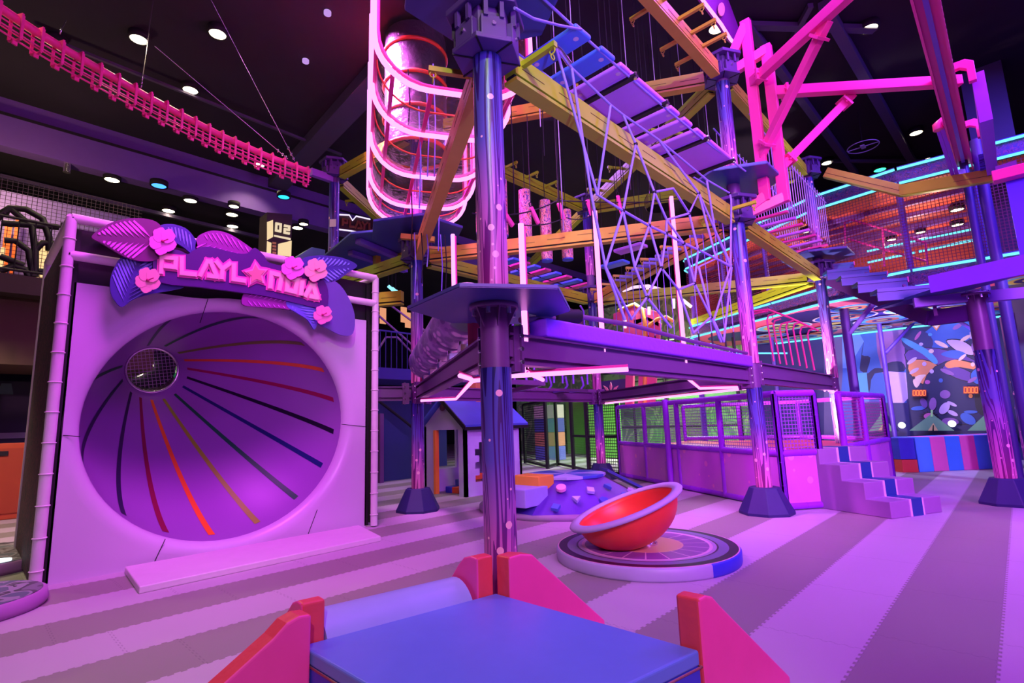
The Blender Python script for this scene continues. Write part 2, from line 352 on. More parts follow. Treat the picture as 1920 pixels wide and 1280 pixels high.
# ---------------------------------------------------------------- lamps
def downlight(p, r, lab, m=LAMP, watts=0, h=.14, col=WARM, grp='warm ceiling downlights', ang=110):
    t = thing('ceiling_lamp', lab, 'lamp', p, grp)
    b = MB(); b.lathe([(r*1.02, 0), (r*1.25, 0), (r*1.25, h), (r*.3, h)], p, 20); obj('housing', b, DARK, t)
    b = MB(); b.cyl(p+Zv*.012, p+Zv*.03, r, n=20); obj('lens', b, m, t)
    if watts:
        s = spot('lamp_light', p-Zv*.03, p-Zv, ang, col, watts, .5, .1)
    return t
zc = CEIL-.145
for k, (px, py, w, lab) in enumerate([
    (260, 75, 260, 'warm ceiling lamp beside the left rail hanger wire'), (408, 65, 260, 'warm ceiling lamp between the two hanger wires, highest over the funnel'),
    (357, 170, 220, 'warm ceiling lamp alone below the pair above the pink rail'), (485, 310, 160, 'warm lamp just under the far end of the left pink rail'),
    (1630, 55, 320, 'largest warm ceiling lamp at upper right, alone on the dark ceiling'), (1718, 250, 200, 'warm ceiling lamp left of the pink track lower end'),
    (1551, 306, 150, 'warm ceiling lamp just above the bent yellow beam'), (1740, 300, 120, 'warm ceiling lamp over the upper cyan strip'),
    (105, 82, 120, 'warm lamp glowing through the pink rail over the orange cabinet'), (765, 92, 160, 'warm lamp seen through the clear neon tunnel'),
    (1344, 55, 120, 'warm lamp behind the neon edged sign at the top'), (1180, 322, 90, 'warm lamp left of the diagonal yellow beam, among the ropes')]):
    downlight(ZP(px, py, zc), .15, lab, watts=w)
zl = 8.15
for k, (px, py, lab) in enumerate([
    (210, 338, 'warm lamp under the bulkhead, leftmost of the low row'), (357, 377, 'warm lamp in the low ceiling behind the blue lamp'),
    (316, 396, 'warm lamp lowest left above the funnel frame'), (435, 403, 'warm lamp in the low ceiling, upper of a close pair above the sign'),
    (436, 425, 'warm lamp in the low ceiling, lower of a close pair above the sign'), (558, 428, 'warm lamp beside the numbered banner')]):
    downlight(ZP(px, py, zl), .16, lab, watts=40)
for px, py, lab in [(440, 357, 'warm lamp on the bulkhead soffit, left one of two'), (570, 393, 'warm lamp on the bulkhead soffit, right one next to the banner')]:
    p = YP(px, py, 16.0); downlight(V3((p.x, 16.0, 8.1)), .13, lab, watts=60)
downlight(ZP(298, 349, zl), .17, 'blue glowing lamp under the bulkhead left of the soffit lamps', BLUEL, grp='coloured ceiling lamps')
downlight(ZP(532, 370, zl), .15, 'turquoise glowing lamp under the bulkhead near the banner', emit('turquoise_lamp', (.02, .5, 1), 2.5), grp='coloured ceiling lamps')
downlight(ZP(1650, 319, zc), .17, 'green glowing lamp above the upper cyan strip', GREENL, grp='coloured ceiling lamps')
# small lilac light dots on the ceiling
for px, py, lab in [(614, 27, 'lilac round sensor on the ceiling, higher of two left of the neon tunnel'), (573, 117, 'lilac round sensor on the ceiling, lower of two left of the neon tunnel'), (1851, 38, 'lilac round sensor high on the dark column')]:
    p = ZP(px, py, CEIL-.06) if px < 1000 else XP(px, py, 16.06)
    b = MB(); b.cyl(p, p+(Zv*.06 if px < 1000 else Xv*.04), .07, n=16); obj('ceiling_sensor', b, emit('lilac_dot', (.55, .3, .8), 1.0), label=lab, cat='sensor')
# hanging hoop lamp
p = ZP(1618, 275, CEIL-1.0)
t = thing('hanging_hoop', 'thin pale hoop with a small plate hanging on a wire beneath the ceiling', 'hoop', p)
b = MB(); b.torus(p, .36, .012, Zv, 28, 6); obj('ring', b, ROPEL, t)
b = MB(); b.obox(p, V3((.11, 0, 0)), V3((0, .05, 0)), V3((0, 0, .015))); b.bar(p-Yv*.36, p+Yv*.36, .02, .02); obj('plate', b, ROPEL, t)
b = MB(); b.cyl(p, p+Zv*1.0, .006, n=5); obj('wire', b, DARK, t)
# ================================================================== CLIMBING STRUCTURE
PC, PR, PL, PB, PR2 = V3((2.95, 3.0, 0)), V3((8.75, 3.03, 0)), V3((5.88, 8.08, 0)), V3((11.7, 8.07, 0)), V3((14.1, 3.08, 0))
PP5 = V3((5.63, 10.95, 0)); PFAR = V3((14.65, 13.13, 0))
def hexring(c, r, z, rot=0): return [V3((c.x+r*math.cos(rot+k*PI/3), c.y+r*math.sin(rot+k*PI/3), z)) for k in range(6)]
def pole(c, lab, wraps, base=True, caps=(), top=5.3, r=.105, collars=()):
    t = thing('climbing_pole', lab, 'pole', c, 'tree print poles of the climbing course')
    b = MB(); b.cyl(c+Zv*(.02), c+Zv*top, r, n=24); obj('column', b, STEEL, t)
    for z0, z1 in wraps:
        b = MB(); b.cyl(c+Zv*z0, c+Zv*z1, r+.012, n=28, cap=False); obj('wrap', b, WRAP, t)
    if base:
        b = MB(); n = 8
        vs = [V3((c.x+rr*math.cos(PI/8+2*PI*k/n), c.y+rr*math.sin(PI/8+2*PI*k/n), zz)) for rr, zz in ((.40, 0), (.40, .04), (.22, .40), (.13, .40)) for k in range(n)]
        b.add(vs, [(i*n+k, i*n+(k+1) % n, (i+1)*n+(k+1) % n, (i+1)*n+k) for i in range(3) for k in range(n)]); b.add(vs[:n], [tuple(range(n-1, -1, -1))])
        obj('base', b, mat('indigo_foam', (42, 36, 96), .55), t, bev=.012)
    for z in caps:
        hc = MB(); h0 = hexring(c, .31, z-.02, PI/6); hc.prism(h0, Zv*.05)
        for k in range(6):
            a = k*PI/3+PI/6; d = V3((math.cos(a), math.sin(a), 0)); m = V3((math.cos(a+PI/6), math.sin(a+PI/6), 0))
            hc.obox(c+m*.24+Zv*(z+.10), m*.03, m.cross(Zv)*.11, Zv*.10)
        hc.prism(hexring(c, .24, z+.03, PI/6), Zv*.3); hc.prism(hexring(c, .36, z+.33, PI/6), Zv*.06)
        cp = obj('cap', hc, CAPM, t, bev=.008)
        sb = MB()
        for k in range(6):
            a = k*PI/3+PI/6; d = V3((math.cos(a), math.sin(a), 0)); sb.bar(c+d*.125+Zv*(z-.022), c+d*.31+Zv*(z-.022), .014, .012)
        obj('seam', sb, SEAM, cp)
        tb = MB()
        for k in range(6):
            a = k*PI/3; m = V3((math.cos(a), math.sin(a), 0))
            for s in (-1, 1): tb.obox(c+m*.27+m.cross(Zv)*(.07*s)+Zv*(z+.26), m*.02, m.cross(Zv)*.018, Zv*.08)
        obj('bracket', tb, CAPM, cp)
        bb = MB()
        for k in range(6):
            a = k*PI/3; m = V3((math.cos(a), math.sin(a), 0)); bb.cyl(c+m*.265+Zv*(z+.12), c+m*.285+Zv*(z+.12), .018, n=8)
        obj('bolt', bb, CHROME, cp)
    for z in collars:
        cb = MB(); cb.cyl(c+Zv*(z-.02), c+Zv*(z+.02), .2, n=20)
        for k in range(6):
            a = k*PI/3; m = V3((math.cos(a), math.sin(a), 0)); q = m.cross(Zv)*.006
            cb.prism([c+m*.1+Zv*(z-.2)-q, c+m*.19+Zv*(z-.02)-q, c+m*.1+Zv*(z-.02)-q], q*2)
        obj('flange', cb, STEEL, t)
        nb = MB()
        for k in range(6):
            a = k*PI/3+PI/6; m = V3((math.cos(a), math.sin(a), 0)); nb.cyl(c+m*.165+Zv*(z-.075), c+m*.165+Zv*(z+.05), .02, n=8)
        obj('bolt', nb, CHROME, t)
    return t
pole(PC, 'tree print pole rising directly behind the blue foam mat', [(.05, 1.94), (2.56, 4.67)], False, (4.7,), 5.36, .115, (2.44,))
pole(PR, 'tree print pole beyond the red bowl, in front of the purple pen', [(.38, 1.93), (2.32, 4.66), (5.44, 7.25)], True, (4.7, 7.32), 7.75)
pole(PL, 'tree print pole between the funnel and the playhouse', [(.38, 1.93), (2.3, 4.66), (5.44, 7.25)], True, (4.7, 7.32), 7.7)
pole(PB, 'tree print pole at the back by the black gates', [(.38, 1.93), (2.3, 4.66), (5.44, 7.25)], True, (4.7, 7.32), 7.7)
pole(PR2, 'tree print pole behind the pen at the head of the blue stair', [(.05, 1.93), (2.3, 4.66), (5.44, 7.25)], True, (4.7, 7.32), 7.7)
pole(PP5, 'tall tree print pole behind the funnel sign at the end of the pink rail', [(3.2, 7.2)], False, (7.35,), 7.75)
b = MB(); b.obox(VP(628, 422, PP5.x, PP5.y)-(_fw*.14), _rt*.075, _fw*.003, Zv*.09); obj('notice_card', b, mat('card', (214, 200, 206), .6), label='small pale notice card strapped on the pole behind the sign', cat='card')
GRAIN = mat('grain_line', (84, 70, 24), .7)
def beam(p, q, z, lab, m=YEL, grp='yellow timber beams of the upper course', pegs=(), trim=.3, h=.2, side=None):
    d = (q-p).normalized(); a = p+d*trim+Zv*z; e = q-d*trim+Zv*z; r = d.cross(Zv)
    t = thing('course_girder', lab, 'beam', (a+e)/2-Zv*.1, grp)
    b = MB(); b.bar(a+Zv*.05, e+Zv*.05, .14, h); tb = b; tb.mi = 1
    b = MB(); b.bar(a-Zv*(h/2-.035), e-Zv*(h/2-.035), .10, .03); obj('groove', b, SEAM, t)
    b = MB(); b.bar(a-Zv*(h/2-.0), e-Zv*(h/2-.0), .155, .035); obj('lower_flange', b, m, t)
    for k in range(int((e-a).length/.55)):
        for s in (-1, 1): tb.obox(a+d*(.25+.55*k)+r*(s*.0705)+Zv*(.05+.02*((k*7) % 3-1)), d*.16, r*.002, Zv*.0035)
    obj('timber', tb, [m, GRAIN], t)
    for f, s in pegs:
        c = a+(e-a)*f+Zv*.08
        b = MB(); b.bar(c+r*(s*.06), c+r*(s*.46), .05, .05); b.torus(c+r*(s*.42)-Zv*.05, .03, .008, d, 10, 5); b.torus(c+r*(s*.42)-Zv*.11, .025, .007, r, 10, 5); obj('peg', b, m, t)
    return t
L2, L3 = 4.72, 7.36
beam(PC, PR, L2, 'long olive beam from the foam mat pole cap to the bowl pole', YEL, pegs=[(.02, 1), (.98, -1), (.98, 1)])
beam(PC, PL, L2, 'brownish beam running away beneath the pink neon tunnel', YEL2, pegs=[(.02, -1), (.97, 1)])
beam(PL, PR, L2, 'pink-lit tan beam crossing level behind the foam mat pole', YEL2)
beam(PR, PB, L2, 'pink-lit tan beam with pegs rising from the gate pole to the bowl pole', YEL2, pegs=[(.25, -1), (.4, -1), (.52, -1), (.64, -1), (.78, -1), (.88, -1)])
beam(PR, PR2, L2, 'pale beam from the bowl pole back to the pole at the blue stair', YEL)
beam(PR2, PB, L2, 'yellow beam at the back, left from the stair pole behind the rope net', YEL)
beam(PR2, V3((17.6, 8.1, 0)), L2, 'second yellow beam fanning back from the stair pole', YEL)
beam(PL, PB, L2, 'olive beam across the back between the two rear poles', YEL, pegs=[(.9, -1)])
beam(PL, PP5, L2, 'bright yellow beam under the dark walkway left of the neon tunnel', YEL)
beam(PL, V3((2.9, 13.1, 0)), 3.95, 'lower olive beam left behind the funnel frame corner', YEL)
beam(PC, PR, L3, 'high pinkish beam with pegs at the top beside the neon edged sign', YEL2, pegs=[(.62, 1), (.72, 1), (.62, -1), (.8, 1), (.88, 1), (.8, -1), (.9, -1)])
beam(PR, PL, L3, 'high pink-lit tan beam passing behind the cap of the foam mat pole', YEL2, pegs=[(.25, -1), (.42, -1), (.7, -1), (.8, 1)])
beam(PR, PB, L3, 'high yellow beam with pegs sloping to the gate pole', YEL, pegs=[(.3, -1), (.3, 1), (.5, -1), (.62, -1), (.75, -1), (.85, -1)])
beam(PL, PB, L3, 'high pale yellow beam with pegs above the hanging drums', YEL, pegs=[(.28, 1), (.42, 1), (.56, 1), (.7, 1), (.5, -1)])
beam(PB, PR2, L3, 'high lime beam from the gate pole toward the stair pole', YEL)
beam(PB, PFAR, L3, 'far lime beam running away behind the hanging drums', YEL)
beam(PR, PR2, L3, 'high pale beam behind the pink brackets', YEL, pegs=[(.95, -1)])
beam(PP5, PL, L3, 'yellow beam from the pole behind the sign up into the neon tunnel', YEL)
beam(PP5, V3((8.8, 13.13, 0)), L3, 'shorter yellow beam right of the pole behind the sign', YEL, pegs=[(.35, -1)])
# bent beam on the right at the third level
e1 = VP(1548, 324, 14.1, 2.95); e2 = XP(1690, 358, 14.25); e3 = XP(1868, 327, 13.7)
t = thing('course_girder', 'bent khaki beam at upper right reaching to the pink track', 'beam', e2-Zv*.1, 'yellow timber beams of the upper course')
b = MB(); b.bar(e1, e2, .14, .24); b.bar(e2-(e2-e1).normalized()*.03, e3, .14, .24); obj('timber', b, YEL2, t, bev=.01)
b = MB(); b.bar(e1-Zv*.128, e2-Zv*.128, .15, .02); b.bar(e2-Zv*.128, e3-Zv*.128, .15, .02); obj('lower_flange', b, YEL, t)
b = MB()
for p, q in ((e1, e2), (e2, e3)):
    s = ((q-p).normalized().cross(Zv)).normalized(); b.bar(p+s*.072-Zv*.02, q+s*.072-Zv*.02, .004, .008); b.bar(p-s*.072-Zv*.02, q-s*.072-Zv*.02, .004, .008)
obj('grain_line', b, mat('grain2', (80, 62, 30), .7), t)
# ---------------------------------------------------------------- first level steel beams with neon underneath
def steel(p, q, lab, z0=1.98, z1=2.24, trim=.12, grp='dark purple steel beams of the first level'):
    d = (q-p).normalized(); a = p+d*trim; e = q-d*trim; r = d.cross(Zv)
    t = thing('steel_girder', lab, 'beam', (a+e)/2+Zv*z0, grp)
    b = MB(); zm = (z0+z1)/2
    b.bar(a+Zv*zm, e+Zv*zm, .02, z1-z0); b.bar(a+Zv*(z0+.01), e+Zv*(z0+.01), .12, .02); b.bar(a+Zv*(z1-.01), e+Zv*(z1-.01), .12, .02); b.bar(a+Zv*zm, e+Zv*zm, .10, .14)
    obj('girder', b, STEEL, t)
    for c in (a+d*.12, e-d*.12):
        b = MB(); b.obox(c+Zv*zm, d*.012, r*.085, Zv*.2); b.obox(c-d*.02+Zv*zm, d*.06, r*.062, Zv*.19); pl = obj('end_plate', b, STEEL, t)
        b = MB()
        for k in (-1, 0, 1):
            for s in (-1, 1): b.cyl(c+r*(s*.05)+Zv*(zm+k*.11), c+r*(s*.085)+Zv*(zm+k*.11), .02, n=10)
        obj('bolt', b, CHROME, pl)
    return t
steel(PC, PL, 'steel beam from the foam mat pole back to the playhouse pole under the spotted log')
steel(PC, PR, 'steel beam from the foam mat pole to the bowl pole carrying the purple pad')
steel(PL, PB, 'steel beam across the back above the playhouse')
steel(PR, PB, 'steel beam along the back right with neon below it')
steel(PR, PR2, 'perforated violet steel beam going back right above the pen', 2.0, 2.35)
steel(PL, V3((2.9, 9.6, 0)), 'steel beam going left from the playhouse pole behind the funnel')
b = MB(); b.bx(3.5, 8.45, 2.90, 3.12, 2.245, 2.41); obj('beam_pad', b, PADP, label='long wrinkled purple pad lying on the front steel beam', cat='pad', bev=.02)
def neon(pts, lab, m=None, r=.02, holder=True, grp='pink neon tubes of the first level'):
    t = thing('neon_tube', lab, 'neon tube', pts[0], grp)
    b = MB(); b.tube(pts, r, 8); obj('tube', b, m or NEON, t)
    if holder:
        b = MB(); b.tube([p+Zv*(r+.012) for p in pts], .012, 6); obj('channel', b, PINKST, t)
    return t
zn = 1.93
neon([ZP(789, 751, zn), ZP(855, 748, zn), ZP(886, 714, zn), ZP(904, 712, zn)], 'kinked pink neon tube under the log, left of the foam mat pole')
neon([ZP(937, 706, zn), ZP(1178, 692, zn)], 'straight pink neon tube just right of the foam mat pole')
neon([ZP(988, 683, zn+.12), ZP(988, 698, zn+.02), ZP(1018, 712, zn)], 'short hooked pink neon tube right of the foam mat pole')
neon([ZP(862, 704, zn), ZP(884, 711, zn)], 'very short pink neon stub left of the foam mat pole')
neon([PB+V3((-.1, -.3, zn)), PR+V3((.05, .15, zn))], 'long bright pink neon tube under the back right beam')
neon([PR+V3((-.15, .2, zn+.02)), ZP(1312, 728, zn+.02), ZP(1290, 710, zn+.1)], 'angled pink neon tube beside the bowl pole')
neon([VP(1520, 705, 13.2, 3.0), VP(1538, 708, 13.3, 3.0), VP(1547, 734, 13.3, 3.0)], 'bent pink neon tube end by the pen, farthest right')
def neonpost(px0, py0, px1, py1, y, lab, r=.026):
    a = YP(px0, py0, y); e = YP(px1, py1, y); e = V3((a.x, y, e.z))
    t = thing('neon_post', lab, 'neon post', a, 'upright pink neon posts')
    b = MB(); b.cyl(a, e, r, n=10); obj('tube', b, NEON, t)
    b = MB(); b.cyl(a+V3((.06, .04, 0)), e+V3((.06, .04, .0)), .03, n=10); obj('post', b, PINKST, t)
neonpost(1131, 660, 1113, 395, 3.02, 'tall neon post standing on the purple pad near its middle')
neonpost(1285, 682, 1264, 372, 3.02, 'tall neon post standing on the purple pad near its right end')
neonpost(985, 640, 978, 420, 3.0, 'neon post just right of the foam mat pole')
neonpost(852, 620, 851, 440, 5.2, 'neon post left of the foam mat pole above the spotted log')
# platforms
def platform(poly, z, lab, m=PLATE, th=.05, edge=True):
    t = thing('platform', lab, 'platform', V3((sum(p.x for p in poly)/len(poly), sum(p.y for p in poly)/len(poly), z)))
    b = MB(); b.prism([V3((p.x, p.y, z)) for p in poly], Zv*th); obj('deck', b, m, t)
    if edge:
        b = MB(); n = len(poly)
        for i in range(n):
            p, q = poly[i], poly[(i+1) % n]; b.bar(V3((p.x, p.y, z+th*.6)), V3((q.x, q.y, z+th*.6)), .012, th*.8)
        obj('edge_trim', b, mat('blue_edge', (70, 92, 150), .4), t)
    return t
platform([V3(p+(0,)) for p in ((2.5, 3.56), (2.36, 2.74), (2.95, 2.33), (3.65, 2.76), (3.82, 3.39), (3.16, 3.79))], 2.46, 'dark navy hexagonal plate around the foam mat pole', PLATE, .03)
platform(hexring(PC, .78, 0, 0), 5.36, 'blue hexagonal platform on top of the foam mat pole', PLATE)
platform(hexring(PR, .78, 0, 0), 5.36, 'dark blue hexagonal platform around the bowl pole', PLATE)
platform(hexring(PR2, .8, 0, 0), 5.2, 'blue platform at the head of the blue stair', PLATE)
platform(hexring(PL, .95, 0, 0), 5.22, 'dark platform at the far foot of the neon tunnel', PLATE)
wk = [V3((5.0, 9.0, 0)), V3((5.35, 8.5, 0)), V3((6.6, 8.95, 0)), V3((7.3, 9.9, 0)), V3((6.5, 11.0, 0)), V3((5.3, 10.9, 0))]
tw = platform(wk, 5.26, 'broad dark walkway deck left below the neon tunnel', PLATE, .05)
b = MB()
for s in (0, 1): b.bar(V3((5.2+.25*s, 9.1+.75*s, 5.2)), V3((6.9+.2*s, 9.6+.6*s, 5.2)), .14, .1)
obj('joist', b, STEEL2, tw)
b = MB()
for px in (560, 580): pass
b.bar(V3((6.0, 9.7, 4.85)), V3((6.0, 9.7, 5.2)), .12, .12, Xv); b.bar(V3((6.3, 9.2, 4.85)), V3((6.3, 9.2, 5.2)), .12, .12, Xv); obj('stud', b, YEL2, tw)
# ---------------------------------------------------------------- neon U tunnel between the nearest and the playhouse pole
HW, ZB, ZT, RC = .90, 5.33, 7.95, .62
def upt(s, hw=HW, zb=ZB, zt=ZT, rc=RC, n=8):
    c = PC+D60*s; out = [c-N60*hw+Zv*zt]
    for k in range(n+1):
        a = PI+PI/2*k/n; out.append(c+N60*(-hw+rc+rc*math.cos(a))+Zv*(zb+rc+rc*math.sin(a)))
    for k in range(n+1):
        a = 1.5*PI+PI/2*k/n; out.append(c+N60*(hw-rc+rc*math.cos(a))+Zv*(zb+rc+rc*math.sin(a)))
    out.append(c+N60*hw+Zv*zt); return out
tn = thing('neon_tunnel', 'clear walk-through tunnel of glowing pink neon hoops hanging left of the foam mat pole', 'tunnel', PC+D60*3.6+Zv*ZB)
HS = [1.45, 2.4, 3.6, 4.75, 5.55]
ORAN = mat('orange_rib', (236, 92, 44), .4); CLEAR = m_clear('crinkled_acrylic', (.93, .84, .93), .05, .6, .12)
for s in HS:
    b = MB(); b.tube(upt(s, HW+.03, ZB-.03), .032, 8); hp = obj('hoop', b, NEON, tn)
    b = MB(); b.tube(upt(s, HW-.012, ZB+.018), .022, 6); obj('backing_strip', b, PINKST, hp)
for s in [(HS[i]+HS[i+1])/2 for i in range(4)]:
    b = MB(); b.tube(upt(s, HW-.01, ZB), .013, 6); obj('rib', b, ORAN, tn, label='thin orange rib between two neon hoops')
for i in range(4):
    A = upt(HS[i]); E2 = upt(HS[i+1]); b = MB(); n = len(A)
    b.add(A+E2, [(k, k+1, n+k+1, n+k) for k in range(n-1)], True); obj('clear_panel', b, CLEAR, tn)
b = MB()
for k in (1, 5, 9, 14, 18): b.bar(upt(HS[0])[k], upt(HS[-1])[k], .05, .03)
obj('rail', b, PINKST, tn)
FOIL = mat('acrylic_sheen', (112, 106, 102), .3, .55, bump=1.0, bscale=9)
dr = thing('roof_sheen_drum', 'silver orange-hooped drum standing in for the reflecting acrylic roof of the neon tunnel', 'drum', PL+Zv*6.9)  # drum made up for reflections in the clear tunnel roof
b = MB(); b.lathe([(.62, 0), (.62, 2.5)], PL+Zv*6.9, 28); obj('shell', b, FOIL, dr)
for z in (6.9, 7.6, 8.3, 9.0):
    b = MB(); b.torus(PL+Zv*z, .63, .04, Zv, 28, 6); obj('hoop', b, ORAN, dr)
# ---------------------------------------------------------------- plank bridge between the nearest and bowl poles
BRG = 'boards of the high bridge'
def plank(x, w, m, lab, y0=2.62, y1=3.34, z=5.27, panel=False):
    t = thing('bridge_plank', lab, 'plank', (x, 3, z), BRG)
    b = MB(); b.bx(x-w/2, x+w/2, y0, y1, z, z+.055); obj('board', b, m, t, bev=.02)
    b = MB()
    for y in (y0+.1, y1-.1):
        if not panel: b.cyl((x, y, z-.006), (x, y, z+.002), .028, n=14)
    if not panel: obj('washer', b, mat('pale_washer', (226, 190, 226), .4), t)
    else:
        b = MB(); b.bx(x-w/2+.02, x-w/2+.09, y0-.04, y1+.04, z-.03, z+.0); b.bx(x+w/2-.09, x+w/2-.02, y0-.04, y1+.04, z-.03, z); obj('clamp_bar', b, BLACK, t)
        b = MB()
        for xx in (x-w/2+.055, x+w/2-.055):
            for y in (y0-.02, y1+.02): b.cyl((xx, y, z-.05), (xx, y, z+.03), .02, n=8)
        obj('bolt', b, CHROME, t)
plank(3.93, .26, BLUEP, 'first blue bridge plank from the foam mat pole')
plank(4.37, .26, BLUEP, 'second blue bridge plank from the foam mat pole')
plank(4.70, .20, PURP, 'narrow purple bridge plank against the large panel')
plank(5.22, .84, PURP, 'large purple bridge panel with black clamp bars', panel=True)
plank(5.86, .24, PURP, 'purple bridge plank just past the large panel')
plank(6.22, .24, PURP, 'purple bridge plank midway between the two panels')
plank(6.58, .22, PURP, 'narrow purple bridge plank against the farther panel')
plank(7.2, 1.0, PURP, 'farther purple bridge panel near the bowl pole', panel=True)
def rope(name, pts, r, m, lab, grp=None, cat='rope'):
    b = MB(); b.tube(pts, r, 6); return obj(name, b, m, label=lab, cat=cat, group=grp)
def sag(p, q, d, n=8): return [V3(p).lerp(V3(q), i/n)-Zv*(d*4*(i/n)*(1-i/n)) for i in range(n+1)]
for y, lab in ((2.66, 'blue-purple cable under the near ends of the bridge planks'), (3.3, 'blue-purple cable under the far ends of the bridge planks')):
    rope('bridge_cable', sag((3.3, y, 5.33), (8.3, y, 5.33), .08), .014, ROPEP, lab)
rope('hand_line', [YP(965, 15, 2.2), YP(1000, 35, 2.25), YP(1050, 48, 2.4), YP(1090, 55, 2.55)], .012, ROPEP, 'pale sagging rope beside the blue platform at top')
# ---------------------------------------------------------------- big rope net below the olive beam
YN = 2.86
net = thing('rope_net', 'large loose purple rope net hanging under the slanting olive beam', 'rope net', YP(1200, 640, YN))
N = {k: YP(px, py, YN) for k, (px, py) in dict(
    a0=(1042, 88), a1=(1072, 128), a2=(1145, 197), a3=(1168, 215), a4=(1235, 262), a5=(1325, 337), a6=(1368, 362), b0=(1192, 270), b1=(1227, 360), b2=(1262, 353),
    b3=(1310, 362), b4=(1292, 400), b5=(1168, 395), b6=(1108, 362), b7=(1120, 365), b8=(1217, 423), b9=(1249, 438), b10=(1250, 412), b11=(1282, 456), b12=(1309, 468), b13=(1343, 485),
    b14=(1372, 499), c0=(1190, 500), c1=(1240, 502), c2=(1213, 557), c3=(1272, 543), c4=(1302, 531), c5=(1333, 594), c6=(1172, 600), c7=(1184, 598), c8=(1258, 614), c9=(1300, 624), c10=(1352, 641), c11=(1357, 641),
    c12=(1370, 500), c13=(1135, 500), c14=(1322, 350), c15=(1340, 430), c16=(1371, 375), d1=(1338, 600), d2=(1310, 500)).items()}
def strand(keys, r=.015, sg=0):
    b = MB(); b.tube([N[k] for k in keys], r, 6); obj('strand', b, ROPEP, net)
for ks in (['a0', 'a1', 'a2', 'a3', 'a4', 'a5', 'a6'], ['a1', 'b6', 'c13', 'c6'], ['a2', 'b7', 'b5', 'b8', 'b9', 'b11', 'b12', 'b13', 'b14'], ['a3', 'b0', 'b1', 'b8', 'c0', 'c2'], ['a3', 'b0', 'b5', 'c13'],
           ['b1', 'b2', 'b4', 'b3', 'a4'], ['a4', 'b3', 'c15', 'c12'], ['b1', 'b10', 'b11', 'c4'], ['b4', 'b10', 'b9', 'c1'], ['b4', 'b12', 'c4'], ['c13', 'c7', 'c2'], ['b5', 'c0', 'c2', 'c8'], ['b8', 'c1', 'c2'],
           ['b9', 'c1', 'c3', 'c4'], ['c4', 'c5', 'c10'], ['c5', 'c9'], ['b13', 'c12'], ['a5', 'c15', 'b14', 'c11'], ['c3', 'c9'], ['a6', 'c16', 'c12', 'd1', 'c11'], ['b3', 'b13', 'd2', 'c5'], ['a0', 'b7']): strand(ks)
b = MB()
for k in ('b0', 'b1', 'b5', 'b8', 'b9', 'b4', 'b11', 'b12', 'c2', 'c4', 'c5', 'b14', 'b3', 'a6', 'c1'): b.ball(N[k], .026, 6)
obj('knot', b, BLACK, net)
b = MB(); b.tube([YP(975, 600, 3.1)+Zv*0, YP(1085, 593, 3.0), YP(1180, 608, YN+.05), YP(1275, 634, YN+.05), YP(1300, 640, YN+.05), YP(1400, 662, YN+.05)], .026, 8); obj('foot_bar', b, STEEL, net)
b = MB(); a = YP(1038, 593, 3.05); e = YP(1084, 593, 3.0); b.cyl(a, e, .07, n=16); obj('padded_sleeve', b, BLACK, net)
b = MB(); b.tube([YP(1042, 88, YN), YP(1050, 94, YN), YP(1068, 120, YN)], .03, 8); obj('turnbuckle', b, CHROME, net)
t = thing('beam_bracket', 'black bolted bracket plate under the right side of the navy plate', 'bracket', YP(1010, 605, 3.1))
b = MB(); q0, q1, q2, q3 = YP(982, 612, 3.1), YP(1045, 592, 3.1), YP(1043, 606, 3.1), YP(985, 629, 3.1); b.prism([q0, q1, q2, q3], Yv*.05); obj('plate', b, BLACK, t, bev=.008)
b = MB()
for px, py in ((985, 622), (998, 615), (1011, 611), (1026, 606), (1040, 603)): p = YP(px, py, 3.1); b.cyl(p-Yv*.02, p+Yv*.01, .016, n=8)
obj('bolt', b, CHROME, t)
# ---------------------------------------------------------------- spotted log on the left beam
def m_log():
    g = NG('spotted_log'); o = g.tc.outputs['Object']
    d = g.voro(o, 4.4)[0]; n = g.voro(g.map(o, (1.6, 1.6, 4.2)), 2.4)[0]
    col = g.ramp(n, [(0, srgb(230, 206, 226)), (.26, srgb(176, 150, 186)), (.34, srgb(112, 92, 142)), (.62, srgb(146, 122, 168))], 'CONSTANT')
    return g.fin(g.mix(g.math('LESS_THAN', d, .16), col, srgb(224, 190, 196)), .35)
LOG = m_log(); tl = thing('roller_log', 'fat printed roller log lying above the left steel beam', 'log', PC+D60*3+Zv*2.3)
la = VP(856, 652, *(PC+D60*1.05)[:2]); la = PC+D60*.95+Zv*2.66; lb = PC+D60*4.75+Zv*2.56
k = 4
for i in range(k):
    p = la.lerp(lb, i/k+.006); q = la.lerp(lb, (i+1)/k-.006); b = MB(); d = (q-p).normalized(); L = (q-p).length
    b.lathe([(.05, 0), (.25, 0), (.27, .025), (.27, L-.025), (.25, L), (.05, L)], p, 28, d); obj('segment', b, LOG, tl)
b = MB(); b.cyl(la-D60*.12, la-D60*.0, .07, n=14); obj('hub', b, mat('yellow_hub', (236, 170, 40), .5), tl)
b = MB(); b.bar(PC+D60*.80+Zv*2.24, PC+D60*.80+Zv*2.78, .08, .08, Xv); b.bar(PC+D60*4.9+Zv*2.24, PC+D60*4.9+Zv*2.66, .08, .08, Xv); obj('stand', b, mat('maroon_steel', (150, 40, 84), .4), tl)
b = MB()
for s in (1.2, 1.9, 2.7, 3.6, 4.4): b.obox(PC+D60*s+Zv*2.275, D60*.09, N60*.07, Zv*.035); b.cyl(PC+D60*s-N60*.05+Zv*2.3, PC+D60*s-N60*.05+Zv*2.35, .025, n=8)
obj('roller_bracket', b, CHROME, tl)
neon([PC+D60*.9+N60*.12+Zv*2.3, PC+D60*4.6+N60*.12+Zv*2.3], 'pink neon strip glowing under the roller log')
